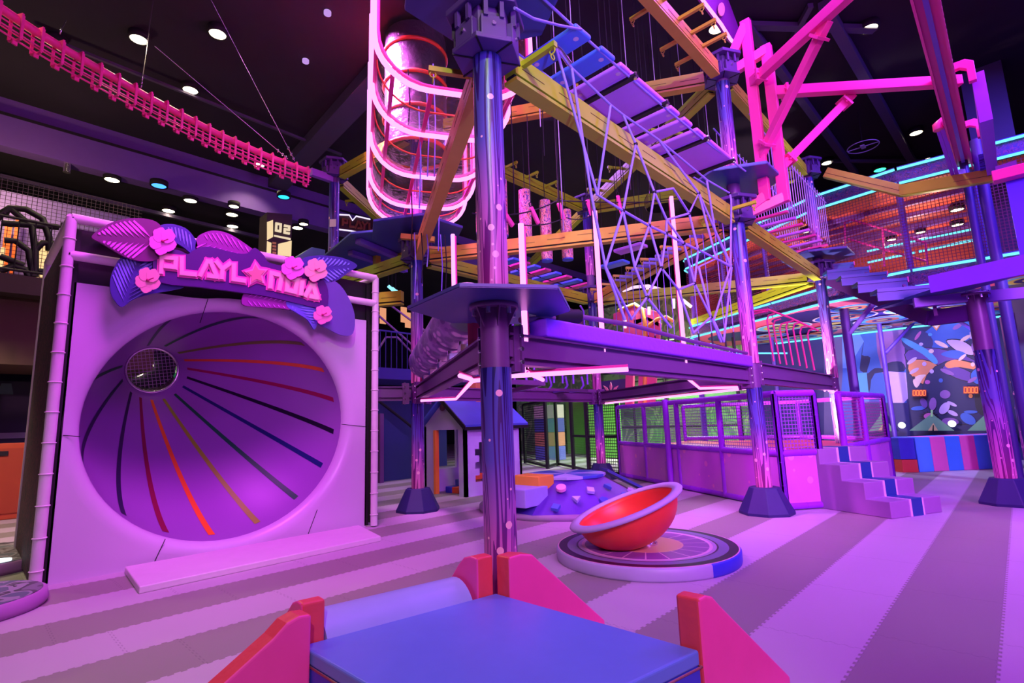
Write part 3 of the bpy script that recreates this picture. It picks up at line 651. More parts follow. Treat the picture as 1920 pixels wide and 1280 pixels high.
# ---------------------------------------------------------------- hanging printed drums, pink grips, thin ropes
CAMO = m_blobs('flower_print', [(64, 40, 92), (240, 150, 110), (214, 120, 170), (246, 196, 160), (120, 70, 150), (238, 160, 130), (60, 40, 88)], 7, .45, (1, 1, .6), 2.2)
for k, (x0, y0, x1, y1, w, lab) in enumerate([
    (941, 338, 950, 446, 18, 'leftmost flower printed hanging drum, half hidden by the foam mat pole'), (983, 358, 997, 462, 23, 'tallest flower printed hanging drum beside the neon post'),
    (1021, 377, 1026, 490, 21, 'flower printed hanging drum in the middle of the row with a blue bottom'), (1060, 395, 1063, 487, 21, 'rightmost flower printed hanging drum with a blue bottom'),
    (903, 398, 908, 440, 22, 'low flower printed hanging drum left of the foam mat pole')]):
    a = YP(x0, y0, 6.6); e = YP(x1, y1, 6.6); e = V3((a.x, a.y, e.z)); dep = (a-CAM).dot(_f); r = w/2/FPX*dep
    t = thing('hanging_drum', lab, 'hanging drum', e, 'printed drums hanging in a row')
    b = MB(); b.cyl(e+Zv*.03, a, r, n=22); obj('shell', b, CAMO, t, bev=.015)
    b = MB(); b.cyl(e, e+Zv*.05, r*.97, n=22); obj('bottom_pad', b, VBLUE2, t)
    b = MB(); b.cyl(a, V3((a.x, a.y, 7.35)), .008, n=5); obj('sling', b, ROPEB, t)
for k, (x0, y0, x1, y1, lab) in enumerate([
    (945, 398, 962, 424, 'leftmost pink grip on the black line'), (995, 388, 1010, 420, 'pink grip in front of the tallest drum'), (1047, 380, 1058, 412, 'pink grip right of the middle drum'),
    (1101, 374, 1110, 404, 'pink grip at the top of the tall neon post'), (1158, 366, 1166, 402, 'rightmost pink grip beside the rope net')]):
    a = YP(x0, y0, 5.2); e = YP(x1, y1, 5.2)
    t = thing('rope_grip', lab, 'grip', e, 'pink grips on the black line')
    b = MB(); b.bar(a, e, .085, .05, Yv); obj('handle', b, VPINK, t, bev=.02)
    b = MB(); b.torus(a+Zv*.04, .035, .008, Yv, 10, 5); b.cyl(a+Zv*.07, V3((a.x, a.y, a.z+1.6)), .006, n=5); obj('loop', b, ROPEB, t)
rope('grip_line', sag(YP(885, 400, 5.2), YP(1045, 376, 5.2), .12)+sag(YP(1045, 376, 5.2), YP(1350, 366, 5.2), .1), .011, ROPEB, 'black line strung behind the pink grips')
rope('grip_line', sag(YP(945, 415, 5.25), YP(1060, 408, 5.25), .1)+sag(YP(1062, 408, 5.25), YP(1112, 402, 5.25), .06), .009, ROPEB, 'lower black line between the drums')
HR = [(1003, 5, 0), (1010, 60, 0), (1060, 0, 0), (1068, 0, 0), (1120, 0, 1), (1132, 0, 1), (1165, 0, 1), (1185, 0, 1), (1196, 60, 1), (1215, 0, 1), (1230, 50, 0), (1247, 0, 0), (1262, 0, 1), (1288, 0, 1), (1300, 10, 1), (1340, 60, 1), (957, 170, 0), (1040, 200, 0), (1045, 200, 0), (1098, 220, 0), (1210, 120, 0), (1320, 170, 0), (1166, 120, 1), (1149, 110, 0)]
for k, (px, py, c) in enumerate(HR):
    a = YP(px, py, 4.3); e = YP(px+6, py+230, 4.3); e = V3((a.x, a.y, e.z)); top = V3((a.x, a.y, CEIL))
    rope('hanging_rope', [top, e], .008, ROPEB if k % 3 else ROPEL, 'thin dark safety rope hanging straight down behind the plank bridge', 'safety ropes behind the plank bridge')
for k, px in enumerate((1146, 1157, 1168, 1180, 1192, 1202, 1216, 1228, 1240, 1252, 1268, 1296, 1320, 1344, 1360)):
    rp0 = PR-N60*.35; a = PP(px, 445 if k < 6 else 470, rp0, N60); e = V3((a.x, a.y, PP(px+6, 655, rp0, N60).z))
    t = thing('tied_rope', 'thin purple rope with a steel snap hook hanging behind the rope net', 'rope', e, 'purple drop ropes behind the rope net')
    b = MB(); b.cyl(e, V3((a.x, a.y, 4.74)), .008, n=5); b.bar(V3((a.x, a.y, 4.74)), V3((a.x, a.y, 4.74))+N60*.3, .05, .05); obj('cord', b, ROPEP, t)
    b = MB(); b.cyl(e-Zv*.02, e+Zv*.26, .014, n=6); obj('sleeve', b, BLACK, t)
    b = MB(); b.torus(e-Zv*.06, .05, .01, Xv, 10, 5); obj('snap_hook', b, CHROME, t)
for k, (px, y0, y1) in enumerate([(790, 440, 530), (800, 430, 500), (826, 440, 560), (834, 440, 545), (777, 455, 560), (845, 430, 560), (770, 330, 480), (800, 170, 330), (785, 200, 390), (765, 130, 240), (812, 120, 330), (820, 330, 470)]):
    sp = PC+D60*(4.2 if y0 > 300 else 2.6); a = PP(px, y0, sp, D60); e = V3((a.x, a.y, PP(px-4, y1, sp, D60).z))
    a = V3((a.x, a.y, 5.3 if 4.8 < a.z < 5.3 else (4.62 if a.z <= 4.8 else a.z))); rope('tunnel_rope', [a, (a+e)/2+V3((.03, 0, 0)), e], .01, ROPEP if k % 3 else ROPEB, 'thin purple rope dangling beneath the neon tunnel', 'ropes dangling under the neon tunnel')
tp = thing('trapeze_bar', 'short tan timber bar hung below the last neon hoop', 'bar', ZP(785, 445, 5.15))
b = MB(); b.bar(PP(752, 443, PL, _f), PP(815, 449, PL, _f), .09, .09); obj('bar', b, YEL2, tp)
# cable handrails with droppers on the right (behind the pink brackets)
th = thing('rope_rail', 'blue-purple rope handrail with white droppers from the bowl pole upward back', 'rope rail', V3((11.4, 3.05, 5.4)))
top = sag((9.0, 3.35, 6.65), (13.9, 3.35, 6.45), .1, 12); b = MB(); b.tube(top, .014, 6); b.tube([p-Zv*1.15 for p in top], .014, 6); obj('line', b, ROPEP, th)
b = MB()
for i in range(26): p = V3((9.1+i*.185, 3.35, 6.6)); b.cyl(p, p-Zv*1.2, .009, n=5)
obj('dropper', b, ROPEL, th)
b = MB()
for i in range(26): p = V3((9.1+i*.185, 2.72, 6.55)); b.cyl(p, p-Zv*1.15, .009, n=5)
b.tube([p+V3((0, -.63, 0)) for p in top], .014, 6); obj('line', b, ROPEL, th)
PKR = mat('pink_rung', (226, 70, 150), .4)
for i in range(9):
    x = 9.6+i*.48; b = MB(); b.bar((x, 2.7, 5.3), (x, 3.4, 5.3), .1, .05); obj('bridge_rung', b, PKR if i % 2 == 0 else PURP, label='pink or violet rung of the far rope bridge behind the bowl pole', cat='rung', group='rungs of the far rope bridge', bev=.012)
# ---------------------------------------------------------------- sky rail on the left
zr = 7.05; rp = [(-30, -5), (0, 15), (60, 55), (130, 98), (200, 138), (270, 178), (350, 221), (420, 257), (500, 292), (580, 322)]
RP = [ZP(px, py, zr) for px, py in rp]
tr = thing('sky_rail', 'curved hot pink sky rail with wire cage hanging over the funnel', 'rail track', RP[5])
b = MB(); b.tube(RP, .062, 10); obj('main_tube', b, PINKST, tr)
for k, (dz, sx) in enumerate(((-.17, -.09), (-.24, -.09), (-.24, .09), (-.17, .09), (-.30, 0))):
    b = MB(); b.tube([p+Zv*dz+V3((.24, 0, 0))*0+Yv*sx for p in RP], .012, 6); obj('guide_wire', b, PINKST, tr)
ln = [0]
for i in range(1, len(RP)): ln.append(ln[-1]+(RP[i]-RP[i-1]).length)
s = .12
while s < ln[-1]:
    i = max(k for k in range(len(ln)-1) if ln[k] <= s); f = (s-ln[i])/(ln[i+1]-ln[i]); p = RP[i].lerp(RP[i+1], f); d = (RP[i+1]-RP[i]).normalized(); r = d.cross(Zv)
    b = MB(); b.obox(p+Zv*.03, d*.012, r*.10, Zv*.04)
    for q in (-1, 1): b.obox(p+r*(.1*q)-Zv*.13, d*.018, r*.008, Zv*.17)
    b.obox(p-Zv*.31, d*.012, r*.10, Zv*.012); b.obox(p-Zv*.345, d*.03, r*.012, Zv*.03)
    obj('hanger', b, PINKST, tr); s += .26
for (px, py), (qx, qy), lab in (((264, 165), (288, -5), 'steel hanger wire left of the middle lamps'), ((553, 302), (396, 0), 'long slanted hanger wire ending near the far end of the pink rail'), ((540, 298), (290, 86), 'second slanted wire ending near the far end of the pink rail'), ((113, 60), (124, 38), 'short steel hanger on the pink rail over the orange cabinet')):
    p = ZP(px, py, zr+.06); q = ZP(qx, qy, CEIL-.05 if qy < 60 and qx > 200 else 8.0)
    t = thing('hanger_wire', lab, 'wire', p); b = MB(); b.tube([p, q], .008, 5); obj('wire', b, CHROME, t)
    b = MB()
    for f in (0.02, .05, .09): b.torus(p.lerp(q, f), .03, .009, Xv, 10, 5)
    obj('shackle', b, CHROME, t)
b = MB(); b.bar(ZP(582, 322, 7.2), V3((5.6, 10.95, 7.3)), .12, .16); obj('rail_joint', b, mat('violet_joint', (150, 96, 190), .5), label='violet joint piece between the pink rail and the pole behind the sign', cat='joint')
# ---------------------------------------------------------------- pink bracket frames and the right hand track
F1, F2 = V3((8.87, 2.58, 0)), V3((8.98, 2.33, 0))
def frame(fp, z0, z1, zt, lab, armz, arme, br0, br1, zp):
    t = thing('pink_bracket', lab, 'bracket', fp+Zv*z0, 'pink steel brackets on the bowl pole')
    d = (PR-fp).normalized()
    b = MB(); b.bar(fp+Zv*z0, fp+Zv*z1, .16, .12, Xv); obj('upright', b, PINKST, t, bev=.008)
    b = MB(); b.bar(fp+Zv*(z1-.08), PR+Zv*zt-d*.12, .12, .16); b.bar(fp+Zv*(z0+.08), PR+Zv*zp-d*.12, .12, .16); obj('wall_arm', b, PINKST, t, bev=.008)
    b = MB(); b.bar(fp+Zv*armz, arme, .13, .17); obj('arm', b, PINKST, t, bev=.008)
    b = MB(); b.bar(br0, br1, .11, .13); obj('brace', b, PINKST, t, bev=.008)
    b = MB()
    for p, dd in ((br0, br1-br0), (br1, br0-br1), (fp+Zv*armz, arme-fp-Zv*armz)):
        dd = dd.normalized(); c = p+dd*.22; s = dd.cross(Zv).normalized(); u = s.cross(dd)
        b.obox(c, dd*.02, s*.11, u*.10)
        for i in (-1, 1): b.cyl(c+s*(.09*i)-dd*.05, c+s*(.09*i)+dd*.05, .014, n=8)
    obj('clamp', b, PINKST, t)
a1 = ZP(1580, 0, 7.1); f1a = VP(1415, 140, F1.x, F1.y).z
frame(F1, 4.97, 8.28, 7.55, 'nearer tall pink bracket whose arm rises to the top edge', 7.1, a1+(a1-(F1+Zv*7.1)).normalized()*1.0, V3((F1.x, F1.y, VP(1440, 290, F1.x, F1.y).z)), ZP(1552, 38, 7.05), 4.85)
a2 = ZP(1800, 152, 6.85)
frame(F2, 4.9, 7.72, 7.4, 'shorter pink bracket with the long level arm to the right track', 6.85, a2, V3((F2.x, F2.y, VP(1466, 315, F2.x, F2.y).z)), ZP(1598, 178, 6.8), 4.8)
tk = thing('overhead_track', 'wide hot pink perforated overhead track', 'rail track', V3((10.5, .2, 6.7)))
b = MB(); b.bx(5.0, 15.3, .07, .33, 6.72, 6.80); b.bx(5.0, 15.3, .06, .09, 6.62, 6.86); b.bx(5.0, 15.3, .31, .34, 6.62, 6.86); obj('channel', b, PINKST, tk)
b = MB()
for i in range(70): x = 5.1+i*.145; b.bx(x, x+.07, .055, .062, 6.66, 6.72); b.bx(x, x+.07, .338, .345, 6.66, 6.72)
obj('slot', b, mat('slot_dark', (120, 20, 70), .6), tk)
b = MB(); b.bx(5.0, 15.3, .17, .23, 6.66, 6.72); obj('center_rib', b, STEEL2, tk)
for x in (10.75, 13.2):
    b = MB(); pts = [(0, 0), (0, .30), (.10, .36), (.42, .36), (.52, .28), (.52, -.05), (.42, -.05), (.42, .18), (.34, .24), (.16, .24), (.10, .18), (.10, 0)]
    b.prism([V3((x, .34-u, 6.72+w)) for u, w in pts], Xv*.1); obj('hook', b, PINKST, tk, bev=.01)
VIO = mat('violet_panel', (170, 80, 226), .45)
b = MB(); b.bx(10.9, 13.6, -.28, -.12, 6.0, 6.85); obj('side_panel', b, VIO, tk)
for px, lab in ((1783, 'left'), (1803, 'right')):
    pass
dp = ZP(1770, 240, 6.6); de = ZP(1790, 345, 7.0)
b = MB(); b.bar(XP(1757, 238, 12.4), XP(1793, 348, 14.3), .06, .06); b.bar(XP(1766, 238, 12.4), XP(1801, 346, 14.3), .06, .06); obj('side_rail', b, VIO, tk)
b = MB(); b.tube([XP(1760, 244, 12.4), XP(1758, 234, 12.4), XP(1764, 228, 12.4), XP(1780, 232, 12.4)], .085, 8); obj('rail_elbow', b, PINKST, tk)
b = MB(); b.bar(XP(1806, 318, 14.3), XP(1809, 346, 14.3), .07, .07); b.bar(XP(1801, 318, 14.3), XP(1804, 346, 14.3), .07, .07); obj('side_rail', b, ROPEL, tk)
# neon edged board at the very top
tb = thing('edge_lit_board', 'dark purple board with a pink neon edge at the top right of centre', 'board', YP(1360, 60, 2.9))
o_ = [(1285, -60), (1335, -60), (1366, 0), (1388, 60), (1386, 88), (1368, 72), (1342, 32), (1316, -2)]
b = MB(); b.prism([YP(px, py, 2.85) for px, py in o_], Yv*.06); obj('panel', b, mat('plum_board', (110, 34, 120), .5), tb)
b = MB(); b.tube([YP(px, py, 2.83) for px, py in ((1285, -45), (1316, -2), (1342, 32), (1352, 45), (1370, 74), (1383, 88), (1386, 80))], .028, 8); obj('neon_edge', b, NEON, tb)
b = MB(); b.prism([YP(1352+6*math.cos(a), 18+13*math.sin(a), 2.82) for a in [k*PI/6 for k in range(12)]], -Yv*.012); obj('emblem', b, mat('beige_mark', (200, 160, 130), .6), tb)
# ================================================================== FUNNEL SLIDE
FY = 7.52; FC = V3((2.53, FY, 1.64)); FR = 1.5; EX = 1.06; HC = V3((2.0, 9.6, 2.5)); HR_ = .345
fs = thing('funnel_slide', 'huge white funnel slide mouth with coloured stripes inside, beside the pale landing mat', 'slide', V3((2.6, 8.2, 0)))
# face plate with a round lip
b = MB(); n = 72; x0, x1, z0, z1 = .765, 4.485, .0, 3.24; R1 = FR+.16
cir = [V3((FC.x+EX*R1*math.cos(2*PI*k/n), FY, FC.z+R1*math.sin(2*PI*k/n))) for k in range(n)]
def edge(k):
    a = 2*PI*k/n; c, s = math.cos(a), math.sin(a); t = min((x1-FC.x)/c if c > 1e-6 else ((x0-FC.x)/c if c < -1e-6 else 1e9), (z1-FC.z)/s if s > 1e-6 else ((z0-FC.z)/s if s < -1e-6 else 1e9))
    q = R1*1.0005/math.sqrt((c/EX)**2+s*s); t = max(t, q); return V3((FC.x+c*t, FY, FC.z+s*t))
ed = [edge(k) for k in range(n)]
for cx, cz in ((x0, z0), (x1, z0), (x0, z1), (x1, z1)):
    k = min(range(n), key=lambda i: (ed[i]-V3((cx, FY, cz))).length); ed[k] = V3((cx, FY, cz))
b.add(cir+ed, [((k+1) % n, k, n+k, n+(k+1) % n) for k in range(n)])
b.add(ed+[e+Yv*.06 for e in ed], [(k, (k+1) % n, n+(k+1) % n, n+k) for k in range(n)])
obj('face_panel', b, FIBER, fs)
# lip + cone
prof = []
for i in range(9):
    a = PI/2*i/8; prof.append((R1-.16*math.sin(a), .14*(1-math.cos(a))))
rings = []
for r, dy in prof: rings.append((FC+Yv*dy, r))
m = 72
def ringmesh(rg):
    b = MB(); vs = [c+V3(((1+(EX-1)*min(1, r/FR))*math.cos(2*PI*k/m), 0, math.sin(2*PI*k/m)))*r for c, r in rg for k in range(m)]
    b.add(vs, [(i*m+(k+1) % m, i*m+k, (i+1)*m+k, (i+1)*m+(k+1) % m) for i in range(len(rg)-1) for k in range(m)], True); return b
obj('lip', ringmesh(rings), FIBER, fs); rings = rings[-1:]
steps = 26
def cone(t):                                                        # t 0..1 front to hole
    c = (FC+Yv*.14).lerp(HC, t); r = HR_+(FR-HR_)*(1-t**1.45) if t < 1 else HR_
    return c, r
for i in range(1, steps+1): rings.append(cone(i/steps))
obj('cone', ringmesh(rings), mat('shaded_fibreglass', (150, 98, 172), .3, var=.02, scale=2), fs)  # shade inside the cone put into a deeper colour than the face
b = MB(); t0 = HC; t1 = HC+V3((.1, .62, .13))
b.add([t0+V3((math.cos(2*PI*k/28), 0, math.sin(2*PI*k/28)))*HR_ for k in range(28)]+[t1+V3((math.cos(2*PI*k/28), 0, math.sin(2*PI*k/28)))*(HR_+.02) for k in range(28)], [((k+1) % 28, k, 28+k, 28+(k+1) % 28) for k in range(28)], True)
obj('tube', b, m_clear('smoky_tube', (.75, .7, .8), .15, .8, .1), fs)
b = MB(); b.tube([HC+V3((math.cos(2*PI*k/32), -.02, math.sin(2*PI*k/32)))*1.0*HR_*1.0 if 0 else HC+V3((math.cos(2*PI*k/32)*HR_, -.01, math.sin(2*PI*k/32)*HR_)) for k in range(32)], .022, 8, True); obj('rim_ring', b, CHROME, fs)
q_ = [t1+V3((math.cos(2*PI*k/20), 0, math.sin(2*PI*k/20)))*HR_*1.05 for k in range(20)]; netobj('end_net', q_, m_net('pale_end_net', .055, .008, (120, 110, 130)), fs)
SC = [((160, 862), (30, 36, 66)), ((226, 960), (44, 36, 70)), ((310, 985), (134, 28, 62)), ((394, 985), (240, 116, 36)), ((474, 962), (150, 180, 40)), ((542, 920), (24, 104, 62)), ((590, 865), (24, 40, 100)),
      ((621, 806), (24, 14, 40)), ((629, 745), (150, 22, 70)), ((616, 684), (226, 100, 44)), ((577, 630), (120, 130, 52)), ((480, 588), (30, 84, 66)), ((362, 590), (24, 30, 74)), ((168, 748), (28, 96, 52))]
cc, cr = cone(.08)
for (px, py), col in SC:
    q = YP(px, py, cc.y); a = math.atan2(q.z-cc.z, (q.x-cc.x)/EX)
    b = MB(); vs = []; K = 30
    for i in range(K+1):
        t = .05+.90*i/K; c, r = cone(t); r -= .006; hw = .038*(1-.55*t)/r
        for s in (-1, 1): vs.append(c+V3(((1+(EX-1)*min(1, r/FR))*math.cos(a+s*hw), 0, math.sin(a+s*hw)))*r)
    b.add(vs, [(2*i, 2*i+1, 2*i+3, 2*i+2) for i in range(K)], True)
    obj('stripe', b, mat('stripe_paint', col, .3), fs, label='one painted colour stripe running into the funnel')
b = MB()
for (p, q) in (((390, 560), (375, 605)), ((310, 1010), (290, 1052)), ((118, 816), (150, 818)), ((640, 795), (688, 800)), ((595, 955), (577, 1003))): b.bar(YP(*p, FY-.003), YP(*q, FY-.003), .008, .004, Yv)
obj('joint_line', b, SEAM, fs)
# padded frame
b = MB(); X0, X1, ZT_ = .675, 4.57, 3.95; r = .054; Y0 = 7.42
for x in (X0, X1):
    b.tube([V3((x, Y0, .02)), V3((x, Y0, ZT_))], r, 12)
    for i in range(12): b.torus((x, Y0, .18+i*.32), r+.002, .008, Zv, 14, 5)
for z in (ZT_, 3.52): b.tube([V3((X0, Y0, z)), V3((X1, Y0, z))], r, 12)
for x in (X0, X1):
    b.tube([V3((x, Y0, ZT_)), V3((x, 9.6, ZT_))], r*.9, 10); b.tube([V3((x, 9.6, .02)), V3((x, 9.6, ZT_))], r*.9, 10)
obj('padded_frame', b, WHITEP, fs)
b = MB(); b.bx(X0+.05, x0+.02, FY+.0, FY+.04, .02, 3.85); b.bx(x1-.02, X1-.04, FY, FY+.04, .02, 3.85); b.bx(X0, X1, FY+.04, FY+.06, 3.2, 3.88); obj('black_backing', b, BLACK, fs)
b = MB(); b.quad(V3((X0-.03, Y0+.06, .05)), V3((X0-.03, 9.6, .05)), V3((X0-.03, 9.6, ZT_-.25)), V3((X0-.03, Y0+.06, ZT_-.25))); obj('printed_side', b, m_blobs('galaxy_print', [(20, 10, 30), (44, 14, 46), (90, 26, 66), (30, 14, 44), (96, 44, 60), (24, 12, 34)], 5, .7, (1, 1, 1), 2), fs)
b = MB(); b.quad(V3((X1, Y0+.06, .05)), V3((X1, 9.6, .05)), V3((X1, 9.6, ZT_)), V3((X1, Y0+.06, ZT_))); obj('netted_side', b, mat('black_net', (24, 14, 28), .8), fs)
# landing mat
q1, q2, q3, q4 = V3((1.42, 7.42, 0)), V3((1.34, 6.33, 0)), V3((4.05, 6.40, 0)), V3((4.30, 7.40, 0))
b = MB(); b.prism([q1, q2, q3, q4], Zv*.07); obj('landing_mat', b, mat('pale_mat', (222, 200, 214), .5), label='long flat pale mat lying in front of the funnel slide', cat='mat', bev=.012)
# ================================================================== SIGN
SY = 7.28
sg = thing('entrance_sign', 'purple leaf-edged sign with raised pale pink letters above the funnel mouth', 'sign', V3((2.6, SY, 3.3)))
def flat(name, poly, m, y, th=.03, par=sg, **k):
    b = MB(); b.prism([YP(px, py, y) for px, py in poly], -Yv*th); return obj(name, b, m, par, **k)
def smooth(poly, n=4):                                              # closed Catmull-Rom
    out = []; N_ = len(poly)
    for i in range(N_):
        p0, p1, p2, p3 = [poly[(i+j-1) % N_] for j in range(4)]
        for k in range(n):
            t = k/n; out.append(tuple(.5*((2*p1[c])+(-p0[c]+p2[c])*t+(2*p0[c]-5*p1[c]+4*p2[c]-p3[c])*t*t+(-p0[c]+3*p1[c]-3*p2[c]+p3[c])*t**3) for c in (0, 1)))
    return out
MAG = mat('magenta_leaf', (122, 34, 112), .45); MAG2 = mat('bright_magenta', (232, 110, 220), .45); BLUL = mat('blue_leaf', (66, 62, 150), .45); BLUL2 = mat('pale_blue_vein', (134, 150, 236), .45); VIOL = mat('violet_leaf', (106, 92, 168), .45); MAGD = mat('mid_magenta', (150, 52, 150), .45); MAGL = mat('pink_purple_vein', (216, 100, 222), .45)
def leaf(poly, m, vm, a, e, y, nv=9, w=2.2, ln=1.0, th=.03, vlab=None):
    o = flat('leaf', smooth(poly), m, y, th)
    b = MB(); yy = y-th-.004
    ax = (e[0]-a[0], e[1]-a[1]); L = math.hypot(*ax); d = (ax[0]/L, ax[1]/L); nn = (-d[1], d[0])
    import_ok = smooth(poly, 3)
    def inside(x, y_):
        c = False; j = len(import_ok)-1
        for i in range(len(import_ok)):
            xi, yi = import_ok[i]; xj, yj = import_ok[j]
            if (yi > y_) != (yj > y_) and x < (xj-xi)*(y_-yi)/(yj-yi+1e-9)+xi: c = not c
            j = i
        return c
    for i in range(nv):
        t = .06+.86*i/nv
        for s in (-1, 1):
            bx_, by_ = a[0]+ax[0]*t, a[1]+ax[1]*t; dx, dy = d[0]*.75+nn[0]*s*.66, d[1]*.75+nn[1]*s*.66
            q = 3; 
            while q < 200 and inside(bx_+dx*q, by_+dy*q): q += 2
            q -= 5
            if q < 8: continue
            px_, py_ = (-dy, dx); g0 = 4*ln
            pts = [(bx_+dx*g0, by_+dy*g0), (bx_+dx*(g0+(q-g0)*.5)+px_*w, by_+dy*(g0+(q-g0)*.5)+py_*w), (bx_+dx*q+px_*w*.6, by_+dy*q+py_*w*.6), (bx_+dx*q-px_*w*.6, by_+dy*q-py_*w*.6), (bx_+dx*(g0+(q-g0)*.5)-px_*w*.7, by_+dy*(g0+(q-g0)*.5)-py_*w*.7)]
            b.prism([YP(x_, z_, yy) for x_, z_ in pts], -Yv*.004)
    obj('vein', b, vm, o); return o
leaf([(232, 482), (215, 500), (206, 525), (207, 550), (215, 565), (228, 576), (250, 562), (280, 552), (320, 545), (345, 537), (320, 518), (290, 486)], BLUL, BLUL2, (232, 574), (262, 486), SY+.03, 9, 2.4)
leaf([(297, 425), (320, 421), (345, 428), (360, 442), (369, 460), (367, 481), (362, 481), (345, 466), (322, 452), (303, 442)], BLUL, BLUL2, (364, 478), (306, 430), SY+.03, 7, 2.0)
leaf([(366, 474), (368, 448), (380, 438), (400, 433), (425, 438), (450, 452), (482, 477), (470, 488), (420, 482), (390, 474)], MAGD, MAGL, (476, 480), (374, 448), SY+.03, 9, 1.6)
leaf([(565, 487), (590, 480), (610, 480), (640, 484), (668, 498), (650, 512), (628, 527), (600, 530), (575, 512)], BLUL, BLUL2, (572, 505), (664, 499), SY+.02, 9, 1.8)
flat('leaf', smooth([(600, 520), (630, 530), (650, 555), (663, 590), (660, 625), (640, 629), (612, 616), (592, 603), (585, 560)]), VIOL, SY+.02, .03)
leaf([(460, 545), (480, 542), (512, 550), (545, 562), (545, 580), (520, 578), (480, 576), (452, 570)], MAGD, MAGL, (456, 558), (544, 572), SY+.01, 8, 1.2)
leaf([(540, 558), (565, 564), (588, 572), (594, 598), (588, 618), (575, 600), (555, 587), (536, 574)], mat('soft_blue_leaf', (110, 110, 214), .45), BLUL2, (546, 566), (588, 612), SY+.005, 7, 1.4)
flat('backing_board', smooth([(285, 500), (293, 472), (330, 470), (350, 478), (362, 470), (388, 464), (440, 476), (462, 476), (475, 466), (492, 480), (503, 494), (548, 504), (596, 520), (612, 545), (606, 578), (556, 570), (500, 557), (440, 548), (370, 539), (300, 531)], 3), mat('deep_purple_board', (80, 28, 116), .45), SY, .05)
leaf([(171, 445), (190, 428), (215, 416), (250, 410), (285, 414), (302, 427), (308, 450), (302, 480), (285, 490), (260, 490), (232, 482), (205, 466), (188, 456)], MAG, MAG2, (296, 452), (174, 445), SY-.03, 10, 3.2, 2.0)
# letters
LET = {'P': [[(0, 1), (0, 0), (1, 0), (1, .58), (.28, .58)]], 'L': [[(0, 0), (0, 1), (1, 1)]], 'A': [[(0, 1), (.42, 0), (.62, 0), (1, 1), (.5, 1)]], 'Y': [[(0, 0), (.45, .42), (1, 0)], [(.45, .42), (.4, 1)]],
       'N': [[(0, 1), (0, 0), (1, 0), (1, 1)]], 'D': [[(0, 0), (1, 0), (1, 1), (0, 1), (0, 0)]], 'I': [[(.5, 0), (.5, 1)]], '0': [[(0, 0), (1, 0), (1, 1), (0, 1), (0, 0)]], '2': [[(0, 0), (1, 0), (1, .5), (0, .5), (0, 1), (1, 1)]]}
def glyph(b, ch, quad, w, y, th, grow=0):
    TL, TR, BR, BL = quad
    def mp(u, v):
        u, v = u, v; return (TL[0]*(1-u)*(1-v)+TR[0]*u*(1-v)+BR[0]*u*v+BL[0]*(1-u)*v, TL[1]*(1-u)*(1-v)+TR[1]*u*(1-v)+BR[1]*u*v+BL[1]*(1-u)*v)
    ins = w/2
    cx = sum(q[0] for q in quad)/4; cy = sum(q[1] for q in quad)/4
    kk = 0
    for st in LET[ch]:
        pts = [mp(*p) for p in st]
        pts = [(cx+(x-cx)*(1-ins/max(abs(TR[0]-TL[0])/2, ins+1)), cy+(y_-cy)*(1-ins/max(abs(BL[1]-TL[1])/2, ins+1))) for x, y_ in pts]
        for (ax, ay), (ex, ey) in zip(pts, pts[1:]):
            L = math.hypot(ex-ax, ey-ay); dx, dy = (ex-ax)/L, (ey-ay)/L; h = w/2+grow; nx, ny = -dy*h, dx*h; ax -= dx*h*.9; ay -= dy*h*.9; ex += dx*h*.9; ey += dy*h*.9
            kk += 1; yy = y-.0008*kk; b.prism([YP(ax+nx, ay+ny, yy), YP(ex+nx, ey+ny, yy), YP(ex-nx, ey-ny, yy), YP(ax-nx, ay-ny, yy)], -Yv*th)
def starpoly(cx, cy, r, r2, rot=-.08): return [(cx+(r if k % 2 == 0 else r2)*math.sin(rot+k*PI/5), cy-(r if k % 2 == 0 else r2)*math.cos(rot+k*PI/5)) for k in range(10)]
QS = [('P', ((299, 477), (334, 481), (331, 518), (297, 514))), ('L', ((336, 480), (369, 484), (369, 519), (336, 516))), ('A', ((373, 485), (409, 488), (411, 524), (371, 519))), ('Y', ((402, 487), (434, 491), (431, 526), (404, 523))),
      ('L', ((434, 492), (462, 497), (461, 531), (433, 527))), ('N', ((505, 507), (533, 513), (526, 546), (502, 541))), ('D', ((536, 515), (562, 522), (556, 552), (533, 547))), ('I', ((563, 523), (575, 527), (566, 556), (556, 553))), ('A', ((572, 529), (599, 534), (598, 563), (568, 557)))]
LP = mat('pink_letter', (255, 206, 196), .45); LPO = mat('hot_pink_outline', (240, 92, 176), .45); LSH = mat('letter_edge', (246, 180, 190), .5)
for ch, q in QS:
    b = MB(); glyph(b, ch, q, 8.5, SY-.052, .005, 3.6); obj('letter_outline', b, LPO, sg)
    b = MB(); glyph(b, ch, q, 8.5, SY-.058, .012, .6); ls = obj('letter', b, LSH, sg)
    b = MB(); glyph(b, ch, q, 8.5, SY-.071, .006, -.9); obj('letter_face', b, LP, ls)
flat('letter_outline', starpoly(480, 514, 29, 17), LPO, SY-.052, .006); st_ = flat('star', starpoly(480, 514, 24, 12), LSH, SY-.059, .014); flat('star_face', starpoly(480, 514, 18, 9), mat('peach_star', (250, 160, 150), .4), SY-.074, .008, st_)
PEA = mat('peach_flower', (250, 186, 180), .5); PNK = mat('pink_flower', (242, 130, 214), .5); PNK2 = mat('rose_flower', (246, 140, 190), .5)
